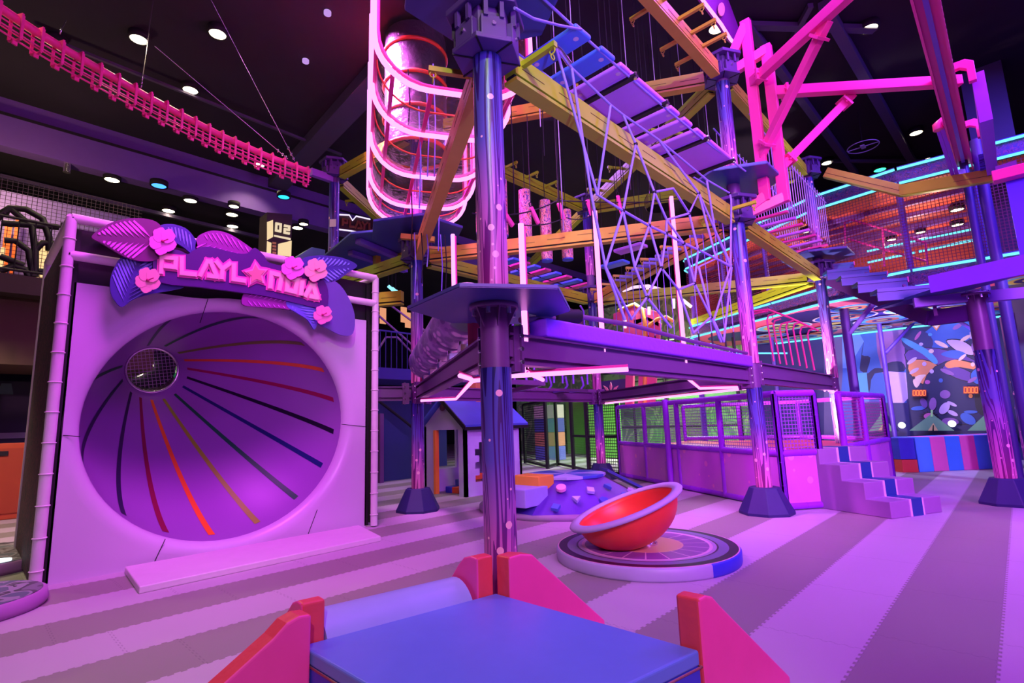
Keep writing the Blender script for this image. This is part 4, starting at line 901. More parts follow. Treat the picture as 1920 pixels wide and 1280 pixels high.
for cx, cy, r, m in ((305, 452, 26, PNK), (277, 525, 24, PEA), (549, 502, 22, PNK), (592, 506, 22, PEA), (605, 590, 18, PNK2)):
    b = MB()
    for k in range(5):
        a = k*2*PI/5+.5; b.prism([YP(cx+math.cos(a)*r*.5+math.cos(t)*r*(.52+.05*math.cos(5*t)), cy+math.sin(a)*r*.5+math.sin(t)*r*(.52+.05*math.sin(4*t)), SY-.10-.004*k) for t in [j*PI/8 for j in range(16)]], -Yv*.012)
    fl = obj('flower', b, m, sg)
    b = MB(); p = YP(cx, cy, SY-.13); b.ball(p, .018, 6); b.cyl(p, p+V3((.05, -.03, .03)), .006, n=6); obj('flower_centre', b, mat('flower_heart', (200, 40, 110), .5), fl)
# ================================================================== FOAM MAT IN FRONT
A_, B_, D_ = V3((2.55, 2.65, 0)), V3((2.55, 1.26, 0)), V3((1.33, 2.85, 0)); E_ = B_+D_-A_; H_ = .4
eX = (D_-A_).normalized(); eY = (B_-A_).normalized()
fm = thing('soft_play_mat', 'thick blue square foam mat with pink corner wedges and a pale blue roll edge', 'foam mat', (A_+B_+D_+E_)/4)
b = MB(); b.prism([A_+Zv*(H_-.07), B_+Zv*(H_-.07), E_+Zv*(H_-.07), D_+Zv*(H_-.07)], Zv*.07); obj('top_pad', b, VBLUE, fm, bev=.012)
b = MB(); b.prism([A_, B_, E_, D_], Zv*(H_-.072)); obj('side', b, VBLUE2, fm, bev=.01)
b = MB(); b.tube([A_+Zv*(H_-.075)+(-eX-eY)*.004, B_+Zv*(H_-.075)+eY*.004-eX*.004, E_+Zv*(H_-.075), D_+Zv*(H_-.075)-eY*.004], .007, 6, True); obj('piping', b, mat('tan_piping', (190, 130, 120), .6), fm)
def fin(c, d, s, top=.62, flat_=.16, L=.78, low=.0, th=.125, lab=None):   # c corner, d outward run, s side to push thickness
    pr_ = [(0, low), (0, top), (flat_*.5, top+.005), (flat_, top-.015), (flat_+.06, top-.07), (L, .06), (L, low)]
    b = MB(); m = len(pr_); P0 = [c+d*u+Zv*w for u, w in pr_]; b.mi = 0
    b.prism(P0, s*th)
    for i, f in enumerate(b.f):
        nrm = (b.v[f[1]]-b.v[f[0]]).cross(b.v[f[2]]-b.v[f[0]])
        b.m[i] = 0 if i < 2 else 1
    return obj('corner_wedge', b, [VPINK, VRED], fm, bev=.014)
fin(A_-eX*.005-eY*.0, -eX, -eY*1.0 if 0 else eY*1.0, .64, .2, .85)
fin(A_-eY*.005+eX*.012, -eY, eX, .64, .14, .62)
fin(B_-eX*.008-eY*.11, -eX, eY, .63, .12, .78)
fin(D_+eX*.005, eX, eY, .58, .12, .85)
fin(D_-eY*.005-eX*.125, -eY, eX, .60, .12, .55)
p0 = A_-eY*.09+eX*.16; p1 = D_-eY*.09-eX*.15; b = MB(); n = 20
vs = []
for p in (p0, p1): vs += [p-eY*(.20*math.cos(PI*k/n))*1+Zv*(.22+.28*math.sin(PI*k/n))-eY*.10 for k in range(n+1)]
b.add(vs, [(k, k+1, n+2+k, n+1+k) for k in range(n)], True); b.add(vs, [tuple(range(n, -1, -1)), tuple(range(n+1, 2*n+2))]); b.add([p0+eY*.1, p0-eY*.3, p1-eY*.3, p1+eY*.1]+[vs[0], vs[n], vs[2*n+1], vs[n+1]], [(0, 1, 5, 4), (2, 3, 7, 6), (1, 2, 6, 5), (3, 0, 4, 7), (0, 3, 2, 1)])
obj('roll_edge', b, VSKY, fm)
# ================================================================== SPINNING BOWL AND ITS PAD
DC = V3((5.40, 3.20, 0)); DR = .98; DH = .13
pd = thing('round_pad', 'round floor pad printed with a spoked wheel under the red bowl', 'pad', DC)
def m_wheel():
    g = NG('wheel_print'); o = g.sep(g.tc.outputs['Object']); r = g.math('SQRT', g.math('ADD', g.math('MULTIPLY', o[0], o[0]), g.math('MULTIPLY', o[1], o[1])))
    an = g.math('FRACT', g.math('ADD', g.math('MULTIPLY', g.math('ARCTAN2', o[1], o[0]), 18/(2*PI)), 20))
    spoke = g.math('LESS_THAN', g.math('ABSOLUTE', g.math('SUBTRACT', an, .5)), .035)
    col = g.ramp(r, [(0, srgb(60, 30, 60)), (.105, srgb(222, 180, 142)), (.38, srgb(226, 190, 156)), (.40, srgb(150, 84, 164)), (.665, srgb(240, 190, 214)), (.70, srgb(190, 160, 200)), (.74, srgb(66, 30, 66)), (.76, srgb(126, 120, 160)), (.86, srgb(52, 26, 58)), (.955, srgb(228, 170, 200))], 'CONSTANT')
    inr = g.math('MULTIPLY', g.math('GREATER_THAN', r, .38), g.math('LESS_THAN', r, .665))
    return g.fin(g.mix(g.math('MULTIPLY', spoke, inr), col, srgb(234, 190, 214)), .35, g.noise(g.tc.outputs['Object'], 10, 2), .1)
b = MB(); b.cyl(DC+Zv*(DH-.004), DC+Zv*DH, DR-.01, n=64); obj('printed_top', b, m_wheel(), pd)
b = MB(); b.lathe([(.02, 0), (DR, 0), (DR+.006, .02), (DR+.006, DH-.02), (DR-.01, DH-.003), (.02, DH-.003)], DC, 64, a0=-.6, a1=2*PI-1.95); obj('rim', b, mat('grey_vinyl_rim', (176, 168, 200), .4), pd)
b = MB(); b.lathe([(.02, 0), (DR, 0), (DR+.006, .02), (DR+.006, DH-.02), (DR-.01, DH-.003), (.02, DH-.003)], DC, 20, a0=-1.95, a1=-.6); obj('rim_section', b, VBLUE2, pd, label='deep blue section of the pad rim')
bw = thing('spinning_bowl', 'tilted red spinning bowl with a thick lilac rim on the wheel printed pad', 'spinning seat', DC+Zv*DH)
RC_ = ZP(1175, 949, .62); RC_ = V3(PP(1172, 949, DC, _f)); axn = (Zv*math.cos(.36)+(-_rt)*math.sin(.36)*.95+_fw*.01).normalized()
Rb = .575; R_ = RC_
b = MB(); pr_ = []
for i in range(15):
    a = PI/2*i/14; pr_.append((max(.002, Rb*math.sin(a)), -.435*math.cos(a)))
pr_ += [(Rb-.02, 0)]+[(max(.002, (Rb-.025)*math.sin(PI/2*(13-i)/13)), -.41*math.cos(PI/2*(13-i)/13)) for i in range(14)]
RED = mat('red_plastic_bowl', (240, 72, 52), .38, bump=.03, bscale=200)
b.lathe(pr_, R_, 48, axn); obj('bowl', b, RED, bw)
b = MB(); b.lathe([(Rb-.03, .0), (Rb-.025, .018), (Rb+.02, .026), (Rb+.07, .02), (Rb+.085, .0), (Rb+.075, -.022), (Rb+.01, -.026), (Rb-.025, -.012), (Rb-.03, 0)], R_, 56, axn); obj('rim', b, mat('lilac_rim', (190, 180, 214), .55), bw)
b = MB(); foot = DC+Zv*DH; b.cyl(foot, foot+Zv*.02, .13, n=24); b.cyl(foot+Zv*.02, R_-axn*.38, .055, n=16); b.cyl(foot+Zv*.02, foot+Zv*.1, .085, .06, 18)
for k in range(4): a = k*PI/2+.4; b.cyl(foot+V3((math.cos(a)*.1, math.sin(a)*.1, .02)), foot+V3((math.cos(a)*.1, math.sin(a)*.1, .045)), .018, n=8)
obj('swivel_mount', b, CHROME, bw)
# ================================================================== CLIMBING MOUND
MC = V3((7.75, 6.15, 0)); mR, mr, mh = 1.55, .72, .52
mo = thing('climbing_mound', 'low octagonal foam climbing mound with small holds, beyond the red bowl', 'climbing mound', MC)
def mpt(a, t): r = mR+(mr-mR)*t; return MC+V3((r*math.cos(a), r*math.sin(a), .08+(mh-.08)*t))
b = MB(); b.lathe([(.02, 0), (mR+.03, 0), (mR+.03, .08), (.02, .08)], MC, 40); obj('plinth', b, mat('grey_plinth', (150, 130, 156), .5), mo)
SEGC = [(92, 44, 170), (108, 52, 164), (146, 104, 154), (126, 90, 152), (44, 52, 136), (170, 116, 90), (56, 64, 156), (76, 54, 164)]
n8 = 8; a0 = math.radians(-162)
for k in range(n8):
    aa, ab = a0+k*2*PI/8, a0+(k+1)*2*PI/8; b = MB()
    q = [mpt(aa, 0), mpt(ab, 0), mpt(ab, 1), mpt(aa, 1)]; b.add(q+[MC+Zv*.08], [(0, 1, 2, 3), (1, 0, 4), (2, 1, 4), (3, 2, 4), (0, 3, 4)])
    obj('slope_panel', b, mat('mound_vinyl', SEGC[k], .45), mo)
for k in range(8):
    aa, ab = a0+k*2*PI/8, a0+(k+1)*2*PI/8; b = MB(); c = MC+Zv*mh
    b.prism([c, c+V3((mr*math.cos(aa), mr*math.sin(aa), 0)), c+V3((mr*math.cos((aa+ab)/2)*1.02, mr*math.sin((aa+ab)/2)*1.02, 0)), c+V3((mr*math.cos(ab), mr*math.sin(ab), 0))], Zv*.05)
    obj('top_wedge', b, mat('mound_top', (66, 84, 190) if k % 2 else (176, 168, 226), .45), mo, bev=.008)
def block(a, t, w, h, d, m, lab):
    p = mpt(a, t); dr_ = V3((math.cos(a), math.sin(a), 0)); tn_ = V3((-math.sin(a), math.cos(a), 0)); b = MB(); b.obox(p+Zv*(h/2-.02), tn_*w, dr_*d, Zv*(h/2)); obj('foam_step', b, m, mo, label=lab, bev=.015)
aL = a0-2*PI/16
block(a0-.25, .30, .34, .28, .3, mat('lilac_step', (160, 150, 220), .45), 'lilac foam step'); block(a0-.3, .78, .3, .22, .2, mat('orange_step', (244, 164, 60), .45), 'orange foam step')
b = MB(); aS = math.radians(-38); p = mpt(aS, 1); q = mpt(aS, -.25); s = V3((-math.sin(aS), math.cos(aS), 0))
b.prism([p+Zv*.06-s*.3, p+Zv*.12-s*.24, p+Zv*.12+s*.24, p+Zv*.06+s*.3], q-p); obj('slide_ramp', b, mat('navy_ramp', (46, 52, 130), .4), mo, bev=.01)
HOL = [(0.35, .72, 'c', (246, 150, 200)), (.62, .40, 't', (176, 168, 226)), (.30, .18, 'q', (70, 90, 190)), (.95, .62, 'q', (180, 170, 230)), (1.05, .30, 'h', (66, 84, 180)), (.92, .08, 't', (170, 160, 220)), (1.45, .68, 't', (60, 78, 170)), (1.55, .34, 'c', (66, 84, 180)), (1.5, .06, 'q', (180, 160, 226)), (1.95, .42, 'q', (186, 160, 214))]
for u, t, sh, col in HOL:
    a = a0+u*2*PI/8; p = mpt(a, t); up_ = (mpt(a, 1)-mpt(a, 0)).normalized(); tn_ = V3((-math.sin(a), math.cos(a), 0)); nr = tn_.cross(up_)*-1
    if nr.z < 0: nr = -nr
    K = {'c': 16, 't': 3, 'q': 4, 'h': 6}[sh]; rr = .085
    b = MB(); b.prism([p+(tn_*math.cos(2*PI*k/K+.5)+up_*math.sin(2*PI*k/K+.5))*rr for k in range(K)], nr*.06); obj('hold', b, mat('hold', col, .45), mo, label='small foam climbing hold', bev=.008)
# ================================================================== PLAYHOUSE
G = V3((7.5, 8.62, 0)); hx, hy = 1.75, 1.42
zt = VP(872, 797, G.x, G.y).z; za = VP(836, 752, G.x, G.y+hy/2).z
ph = thing('playhouse', 'lilac playhouse with a blue gable roof behind the foam mat pole', 'playhouse', G+V3((hx/2, hy/2, 0)))
HW_ = mat('lilac_house_wall', (204, 196, 232), .6); HG = mat('grey_gable', (166, 164, 184), .6); HB = mat('house_blue_roof', (74, 96, 190), .45); th_ = .07
d0, d1, dz = G.y+.22, G.y+1.02, VP(830, 806, G.x, G.y+.7).z
b = MB(); b.prism([G+V3((0, 0, 0)), G+V3((0, d0-G.y, 0)), G+V3((0, d0-G.y, dz)), G+V3((0, 0, zt))][:4], Xv*th_)
b.prism([V3((G.x, d0, dz)), V3((G.x, d1, dz)), V3((G.x, G.y+hy, zt)), V3((G.x, G.y+hy/2, za)), V3((G.x, G.y, zt))], Xv*th_)
b.prism([V3((G.x, d1, 0)), V3((G.x, G.y+hy, 0)), V3((G.x, G.y+hy, zt)), V3((G.x, d1, dz))], Xv*th_); obj('gable_wall', b, HG, ph)
b = MB(); b.bx(G.x-.015, G.x+th_+.02, d1-.015, d1+.05, 0, dz); obj('door_jamb', b, mat('orange_jamb', (236, 140, 50), .5), ph)
b = MB(); ym = G.y; w0, w1 = G.x+.34, G.x+.86
b.bx(G.x, w0-.12, ym, ym+th_, 0, zt); b.bx(w1+.12, G.x+hx, ym, ym+th_, 0, zt); b.bx(w0-.12, w1+.12, ym, ym+th_, 0, .28); b.bx(w0-.12, w1+.12, ym, ym+th_, 1.12, zt)
for i, z in enumerate((.28, .42, .56, .70, .84, .98)):
    g_ = .12 if i % 2 else 0; b.bx(w0-.12, w0+g_-.0-.06, ym, ym+th_, z, z+.14); b.bx(w1-g_+.06, w1+.12, ym, ym+th_, z, z+.14)
obj('side_wall', b, HW_, ph)
b = MB(); b.bx(G.x+hx-th_, G.x+hx, G.y, G.y+.35, 0, zt); b.bx(G.x+hx-th_, G.x+hx, G.y+hy-.35, G.y+hy, 0, zt); b.bx(G.x+hx-th_, G.x+hx, G.y+.35, G.y+hy-.35, 0, .5); b.bx(G.x, G.x+hx, G.y+hy-th_, G.y+hy, 0, .5); b.bx(G.x+.9, G.x+hx, G.y+hy-th_, G.y+hy, .5, zt); b.bx(G.x, G.x+.2, G.y+hy-th_, G.y+hy, .5, zt); obj('rear_wall', b, HW_, ph)
ov = .13; R0 = V3((G.x-.1, G.y+hy/2, za+.05)); R1_ = V3((G.x+hx+.12, G.y+hy/2, za+.05)); sl = (za-zt)/(hy/2)
for s in (-1, 1):
    e0 = V3((G.x-.1, G.y+hy/2+s*(hy/2+ov), zt-ov*sl+.05)); e1_ = V3((G.x+hx+.12, e0.y, e0.z)); b = MB(); b.prism([R0, R1_, e1_, e0], Zv*.06); obj('roof_panel', b, HB, ph)
b = MB(); b.bar(R0+Zv*.02+V3((-.02, 0, 0)), V3((G.x-.12, G.y-ov, zt-ov*sl+.05)), .03, .09); b.bar(V3((G.x-.12, G.y-ov, zt-ov*sl+.03)), V3((G.x+hx+.12, G.y-ov, zt-ov*sl+.03)), .03, .07); obj('roof_edge', b, BLACK, ph)
c_ = V3((G.x-.02, G.y+hy/2, (za+zt)/2+.14)); b = MB(); b.lathe([(.002, 0), (.085, 0), (.085, .02), (.002, .025)], c_, 20, -Xv); obj('badge', b, mat('maroon_badge', (96, 30, 70), .5), ph)
b = MB(); xx = G.x+.85; zz = za-.05; b.bx(xx, xx+.3, G.y+hy/2-.16, G.y+hy/2+.16, zz, zz+.48); obj('chimney', b, mat('orange_chimney', (236, 160, 90), .5), ph)
BR = [(60, 70, 200), (236, 90, 60), (60, 70, 200), (150, 90, 60), (236, 110, 60), (90, 110, 200), (60, 50, 90)]
for k, (x, y, z) in enumerate(((.3, .95, 0), (.3, .72, 0), (.55, .5, 0), (.55, .5, .14), (.58, .5, .28), (.5, .85, .14))):
    b = MB(); b.bx(G.x+x, G.x+x+.26, G.y+y-.12, G.y+y+.1, z, z+.135); obj('toy_brick', b, mat('brick_foam', BR[k], .5), label='foam toy brick lying inside the playhouse doorway', cat='toy brick', group='bricks inside the playhouse', bev=.01)
# ================================================================== PLAY PEN
PA, PBk, PCk, PD = V3((12.41, 7.94, 0)), V3((9.15, 2.87, 0)), V3((9.72, 2.45, 0)), V3((14.2, 2.2, 0))
NETP = m_net('purple_net', .06, .011, (150, 60, 190)); NETM = m_net('magenta_net', .06, .012, (190, 50, 150))
PPIPE = mat('purple_foam_pipe', (156, 40, 216), .45, bump=.1, bscale=30); PVIN = None
def m_bubbles():
    g = NG('bubble_vinyl'); o = g.tc.outputs['Object']
    d = g.math('LESS_THAN', g.voro(g.map(o, (1, 1, 1)), 3.0)[0], .17); d2 = g.math('LESS_THAN', g.voro(g.map(o, (1, 1, 1), (.4, .2, .8)), 5.5)[0], .12)
    z = g.sep(g.tc.outputs['Generated'])[2]
    base = g.mix(g.noise(o, 2, 2), srgb(206, 100, 214), srgb(226, 118, 222))
    return g.fin(g.mix(g.math('MAXIMUM', d, d2), base, srgb(240, 140, 210)), .4, g.noise(g.map(o, (1, 1, .4)), 4, 2, .6), .5)
BUB = m_bubbles()
zt_ = VP(1473, 737, PBk.x, PBk.y).z; zm_ = VP(1475, 850, PBk.x, PBk.y).z
pn = thing('play_pen', 'purple padded pen with nets and bubble printed skirt behind the bowl pole', 'play pen', (PA+PBk+PCk+PD)/4)
def pipe(p, q, r=.055):
    b = MB(); b.tube([p, q], r, 12); L = (q-p).length
    for i in range(1, int(L/.35)): b.torus(p.lerp(q, i/int(L/.35)), r+.001, .005, (q-p), 12, 4)
    return b
def side(p, q, ts, nett, gap=()):
    pts = [p.lerp(q, t) for t in ts]
    for c in pts: obj('post', pipe(c+Zv*.02, c+Zv*zt_), PPIPE, pn)
    for i in range(len(pts)-1):
        a, e = pts[i], pts[i+1]
        if i in gap: continue
        for z in (.06, zm_, zt_): obj('rail', pipe(a+Zv*z, e+Zv*z), PPIPE, pn)
        b = MB(); d = (e-a).normalized(); nn = d.cross(Zv); b.add([a+Zv*.08+nn*.02, e+Zv*.08+nn*.02, e+Zv*(zm_-.04)+nn*.02, a+Zv*(zm_-.04)+nn*.02]+[a+Zv*.08-nn*.02, e+Zv*.08-nn*.02, e+Zv*(zm_-.04)-nn*.02, a+Zv*(zm_-.04)-nn*.02], [(0, 1, 2, 3), (7, 6, 5, 4), (3, 2, 6, 7), (1, 0, 4, 5)]); obj('skirt', b, BUB, pn)
        netobj('net', [a+Zv*zm_, e+Zv*zm_, e+Zv*zt_, a+Zv*zt_], nett, pn)
side(PBk, PA, [0, .25, .5, .75, 1], NETP); side(PBk, PCk, [0, 1], NETP); side(PCk, PD, [0, .30, .62, 1.0], NETM, gap=(0,))
m_ = PBk.lerp(PA, .56)-N60*.0; obj('post', pipe(m_+Zv*.02-Xv*.1, m_+Zv*(zt_+.08)-Xv*.1, .065), PPIPE, pn)
a = PCk; e = PCk.lerp(PD, .30); b = MB(); b.add([a+Zv*.08, e+Zv*.08, e+Zv*(zm_-.1), a+Zv*(zm_-.1)], [(0, 1, 2, 3)]); obj('skirt', b, PADP, pn)
b = MB(); c1 = PBk+V3((.3, .3, 0)); b.prism([PBk+V3((.22, .12, 0)), PCk+V3((.1, .12, 0)), PD+V3((-.1, .12, 0)), V3((16.2, 4.5, 0)), V3((15.2, 7.4, 0)), PA+V3((.1, -.25, 0))], Zv*(zm_-.08)); obj('trampoline_bed', b, mat('red_pad', (224, 60, 110), .5), pn)
b = MB(); 
for t, w in ((.30, 1.5), (.55, 1.2)): c = PBk.lerp(PA, t)+N60*.75; b.obox(c+Zv*(zm_-.04), D60*w*.5, N60*.3, Zv*.05)
obj('pad_strip', b, mat('pink_pad', (246, 130, 214), .5), pn, bev=.02)
# fence around the rear of the pen
for i, (p, q) in enumerate(((PD, V3((16.2, 4.5, 0))), (V3((16.2, 4.5, 0)), V3((15.2, 7.4, 0))))):
    for t in (0, .5, 1): obj('post', pipe(p.lerp(q, t)+Zv*.02, p.lerp(q, t)+Zv*zt_), PPIPE, pn)
    for z in (zm_, zt_): obj('rail', pipe(p+Zv*z, q+Zv*z), PPIPE, pn)
b = MB(); q = PCk.lerp(PD, .34); b.bx(q.x, q.x+1.35, 2.0, 2.1, 0, 0) if 0 else None
# ================================================================== STEPS
S2 = V3((9.16, 1.5, 0)); S3 = V3((10.14, 1.03, 0)); w_ = (S3-S2).normalized(); u_ = V3((-w_.y, w_.x, 0)); W_ = (S3-S2).length
st = thing('foam_steps', 'mauve foam steps with a blue middle runner leading up to the pen', 'steps', S2+w_*W_/2)
SD, SH = .345, .232
def stairpoly(off=0, z=0, n=4):
    pts = [(0-off, 0)]
    for i in range(n): pts += [(i*SD-off, (i+1)*SH+z), ((i+1)*SD-off, (i+1)*SH+z)]
    pts[-1] = (n*SD, n*SH+z); pts.append((n*SD, 0)); return pts
def stairs(w0, w1, off, z, m, name):
    b = MB(); b.prism([S2+w_*w0+u_*u+Zv*zz for u, zz in stairpoly(off, z)], w_*(w1-w0)); return obj(name, b, m, st, bev=.012 if name == 'body' else 0)
STP = mat('mauve_foam', (158, 118, 168), .5)
stairs(0, W_, 0, 0, STP, 'body'); stairs(W_*.36, W_*.64, .008, .008, mat('pale_edge', (226, 200, 226), .5), 'runner_edge'); stairs(W_*.40, W_*.60, .014, .014, mat('runner_blue', (38, 74, 140), .5), 'runner')
# ================================================================== FOAM BLOCKS, MURAL, TENTS, DISPLAYS
b0, b1 = V3((16.27, 1.97, 0)), V3((17.75, .70, 0)); dB = (b1-b0).normalized(); nB = V3((-dB.y, dB.x, 0)); nB = nB if nB.dot(b0) > 0 else -nB
hB = VP(1735, 820, b0.x, b0.y).z; LB = (b1-b0).length
FB = [(80, 140, 246), (240, 96, 184), (72, 130, 244), (240, 96, 184), (80, 140, 246), (240, 96, 184), (80, 140, 246)]
CB = ['blue', 'pink', 'blue', 'pink', 'blue', 'pink', 'blue']
for k in range(7):
    a = b0+dB*(k*.40); e = b0+dB*(k*.40+.395); b = MB(); b.prism([a, e, e+nB*.7, a+nB*.7], Zv*hB)
    obj('foam_block', b, mat('block_vinyl', FB[k], .5), label='%s foam block in the striped wall below the mural, %s from its left end' % (CB[k], ('first', 'second', 'third', 'fourth', 'fifth', 'sixth', 'seventh')[k]), cat='foam block', group='striped foam blocks', bev=.012)
a = b0-dB*.02; b = MB(); b.prism([a, a-dB*.32+nB*.1, a-dB*.32+nB*.6, a+nB*.6], Zv*.3); obj('foam_block', b, mat('red_vinyl', (214, 70, 60), .5), label='low red foam block at the left foot of the striped wall', cat='foam block', bev=.01)
b = MB(); a = a+nB*.02+Zv*.31; b.prism([a, a-dB*.32+nB*.1, a-dB*.32+nB*.6, a+nB*.6], Zv*(hB-.31)); obj('foam_block', b, VBLUE2, label='navy foam block at the left end of the striped wall', cat='foam block', bev=.01)
MX = 20.9
MW = [mat('mural_'+n, c, .6) for n, c in (('indigo', (44, 40, 110)), ('purple', (96, 56, 150)), ('blue', (54, 96, 190)), ('lilac', (196, 170, 226)), ('cream', (232, 200, 190)), ('orange', (224, 140, 90)), ('black', (24, 16, 44)), ('teal', (80, 160, 214)), ('pink', (190, 90, 170)), ('skyblue', (96, 140, 220)), ('deep', (30, 28, 84)), ('mauve', (140, 90, 170)), ('rock', (92, 84, 140)))]
mi_ = {n: i for i, n in enumerate(('indigo', 'purple', 'blue', 'lilac', 'cream', 'orange', 'black', 'teal', 'pink', 'skyblue', 'deep', 'mauve', 'rock'))}
b = MB(); lay = [0]
def mpoly(pts, c, d=None):
    lay[0] += 1; b.mi = mi_[c]; x = MX-.02-.0008*lay[0]; b.prism([XP(px, py, x) for px, py in pts], Xv*.0006)
def mel(cx, cy, rx, ry, rot, c, out=None):
    if out: mel(cx, cy, rx+1.6, ry+1.6, rot, out)
    r = math.radians(rot); mpoly([(cx+rx*math.cos(t)*math.cos(r)-ry*math.sin(t)*math.sin(r), cy+rx*math.cos(t)*math.sin(r)+ry*math.sin(t)*math.cos(r)) for t in [k*PI/9 for k in range(18)]], c)
mpoly([(1545, 560), (1700, 560), (1700, 830), (1545, 830)], 'blue'); mpoly([(1640, 600), (1700, 600), (1700, 690), (1655, 700), (1645, 660)], 'mauve'); mpoly([(1545, 600), (1600, 605), (1620, 640), (1590, 690), (1545, 690)], 'skyblue')
mpoly([(1545, 560), (1578, 560), (1580, 700), (1570, 830), (1545, 830)], 'rock'); mpoly(smooth([(1620, 640), (1616, 665), (1632, 670), (1625, 700), (1640, 690), (1660, 690), (1665, 680), (1690, 678), (1695, 696), (1640, 700), (1630, 735), (1620, 700), (1612, 690)], 3), 'deep')
mpoly([(1595, 700), (1625, 698), (1630, 752), (1612, 765), (1600, 740)], 'teal'); mpoly([(1665, 696), (1698, 698), (1704, 745), (1690, 760), (1672, 755), (1662, 720)], 'lilac'); mpoly([(1600, 755), (1700, 755), (1712, 830), (1600, 830)], 'indigo')
mpoly([(1690, 560), (1925, 560), (1925, 830), (1708, 830)], 'deep')
mel(1790, 620, 70, 26, -20, 'blue'); mel(1720, 640, 30, 22, 10, 'indigo'); mel(1770, 680, 75, 24, 12, 'purple', 'black'); mel(1740, 700, 40, 22, 25, 'orange', 'black'); mel(1800, 735, 70, 60, 10, 'deep', 'black'); mel(1800, 700, 34, 10, 20, 'purple', 'black')
mpoly(smooth([(1773, 638), (1800, 636), (1822, 648), (1830, 664), (1822, 668), (1795, 660)], 4), 'black'); mpoly(smooth([(1775, 639), (1800, 638), (1820, 649), (1827, 661), (1820, 665), (1796, 658)], 4), 'lilac')
mpoly(smooth([(1764, 664), (1785, 656), (1806, 660), (1812, 668), (1790, 672)], 4), 'blue'); mpoly(smooth([(1690, 636), (1698, 634), (1740, 656), (1758, 676), (1752, 682), (1730, 664), (1700, 646)], 3), 'teal')
mpoly(smooth([(1772, 682), (1790, 674), (1820, 680), (1848, 690), (1846, 696), (1800, 688), (1778, 690)], 3), 'orange'); mpoly([(1818, 622), (1840, 628), (1842, 642), (1818, 634)], 'lilac'); mel(1850, 655, 30, 20, 20, 'mauve'); mel(1840, 705, 20, 16, 0, 'blue', 'black'); mel(1850, 740, 22, 40, 10, 'black')
mpoly(smooth([(1712, 712), (1720, 704), (1736, 702), (1730, 710), (1720, 726), (1714, 722)], 3), 'cream'); mel(1713, 708, 3, 3, 0, 'black')
for cx, cy, rx, ry, rot, c in ((1721, 629, 10, 3, -55, 'pink'), (1765, 645, 14, 4, 25, 'cream'), (1810, 634, 11, 3.5, -30, 'cream'), (1710, 676, 11, 3.5, -35, 'lilac'), (1714, 695, 10, 3.5, -30, 'lilac'), (1776, 697, 14, 4, 22, 'mauve'), (1804, 670, 9, 3, -40, 'cream'), (1823, 712, 10, 3.5, -30, 'mauve'), (1785, 757, 10, 3, 25, 'lilac'), (1786, 774, 11, 4, 25, 'lilac'), (1795, 612, 10, 4, -30, 'mauve'), (1782, 790, 16, 7, 5, 'mauve'),
    (1772, 739, 10, 8, 0, 'mauve'), (1733, 682, 4, 4, 0, 'lilac'), (1747, 696, 4, 4, 0, 'lilac'), (1764, 713, 4, 4, 0, 'blue'), (1739, 716, 5, 4, 0, 'pink'), (1727, 645, 4, 3, 0, 'lilac'), (1746, 658, 5, 4, 0, 'cream'), (1744, 627, 4, 3, 0, 'teal'), (1820, 742, 4, 4, 0, 'orange'), (1820, 772, 13, 3, 0, 'blue'), (1722, 765, 14, 4, -5, 'blue'), (1815, 785, 16, 9, 30, 'blue'), (1824, 683, 4, 4, 0, 'cream')): mel(cx, cy, rx, ry, rot, c)
for k in range(14): a = k*2*PI/14; mpoly([(1742+math.cos(a-.25)*9, 780+math.sin(a-.25)*6), (1742+math.cos(a)*21, 780+math.sin(a)*12), (1742+math.cos(a+.25)*9, 780+math.sin(a+.25)*6)], 'black')
mel(1742, 780, 10, 6, 0, 'pink'); mel(1749, 757, 7, 12, 5, 'mauve'); mel(1771, 765, 8, 13, 40, 'lilac'); mel(1732, 755, 6, 10, -25, 'purple'); mpoly([(1742, 604), (1768, 602), (1756, 620)], 'orange'); mpoly([(1747, 606), (1764, 605), (1756, 616)], 'cream')
b.mi = mi_['indigo']; b.bx(MX-.02, MX+.02, -3, 7.5, 0, 4.2)
obj('mural', b, MW, label='painted jungle and waterfall mural on the wall behind the striped foam blocks', cat='mural')
for (tx, ty, w, h, lab) in ((1747, 775, 42, 32, 'green tent shaped target standing left of the big leaning pole'), (1860, 765, 46, 42, 'green tent shaped target partly behind the leaning pole'), (1653, 775, 24, 33, 'pale tent shaped target seen through the pen net')):
    t = thing('tent_target', lab, 'target', XP(tx, ty+h, 20.4), 'tent shaped targets below the mural')
    b = MB(); b.prism([XP(tx, ty, 20.4), XP(tx+w, ty+h, 20.4), XP(tx-w, ty+h, 20.4)], Xv*.04); obj('tent_face', b, mat('tent_green', (96, 150, 120), .6), t)
    b = MB(); b.prism([XP(tx+3, ty+h*.55, 20.39), XP(tx+12, ty+h, 20.39), XP(tx-7, ty+h, 20.39)], Xv*.01); obj('flap', b, mat('tent_flap', (196, 170, 120), .6), t)
    b = MB(); b.prism([XP(tx+2, ty+h*.68, 20.37), XP(tx+4, ty+h*.68, 20.37), XP(tx+4, ty+h, 20.37), XP(tx+1, ty+h, 20.37)], Xv*.01); obj('opening', b, BLACK, t)
    b = MB(); b.prism([XP(tx-2, ty-7, 20.38), XP(tx+2, ty-7, 20.38), XP(tx+2, ty+6, 20.38), XP(tx-2, ty+6, 20.38)], Xv*.03); obj('flag', b, mat('lime_flag', (150, 220, 130), .6), t)
LED = emit('red_led', (1.0, .16, .07), 1.6)
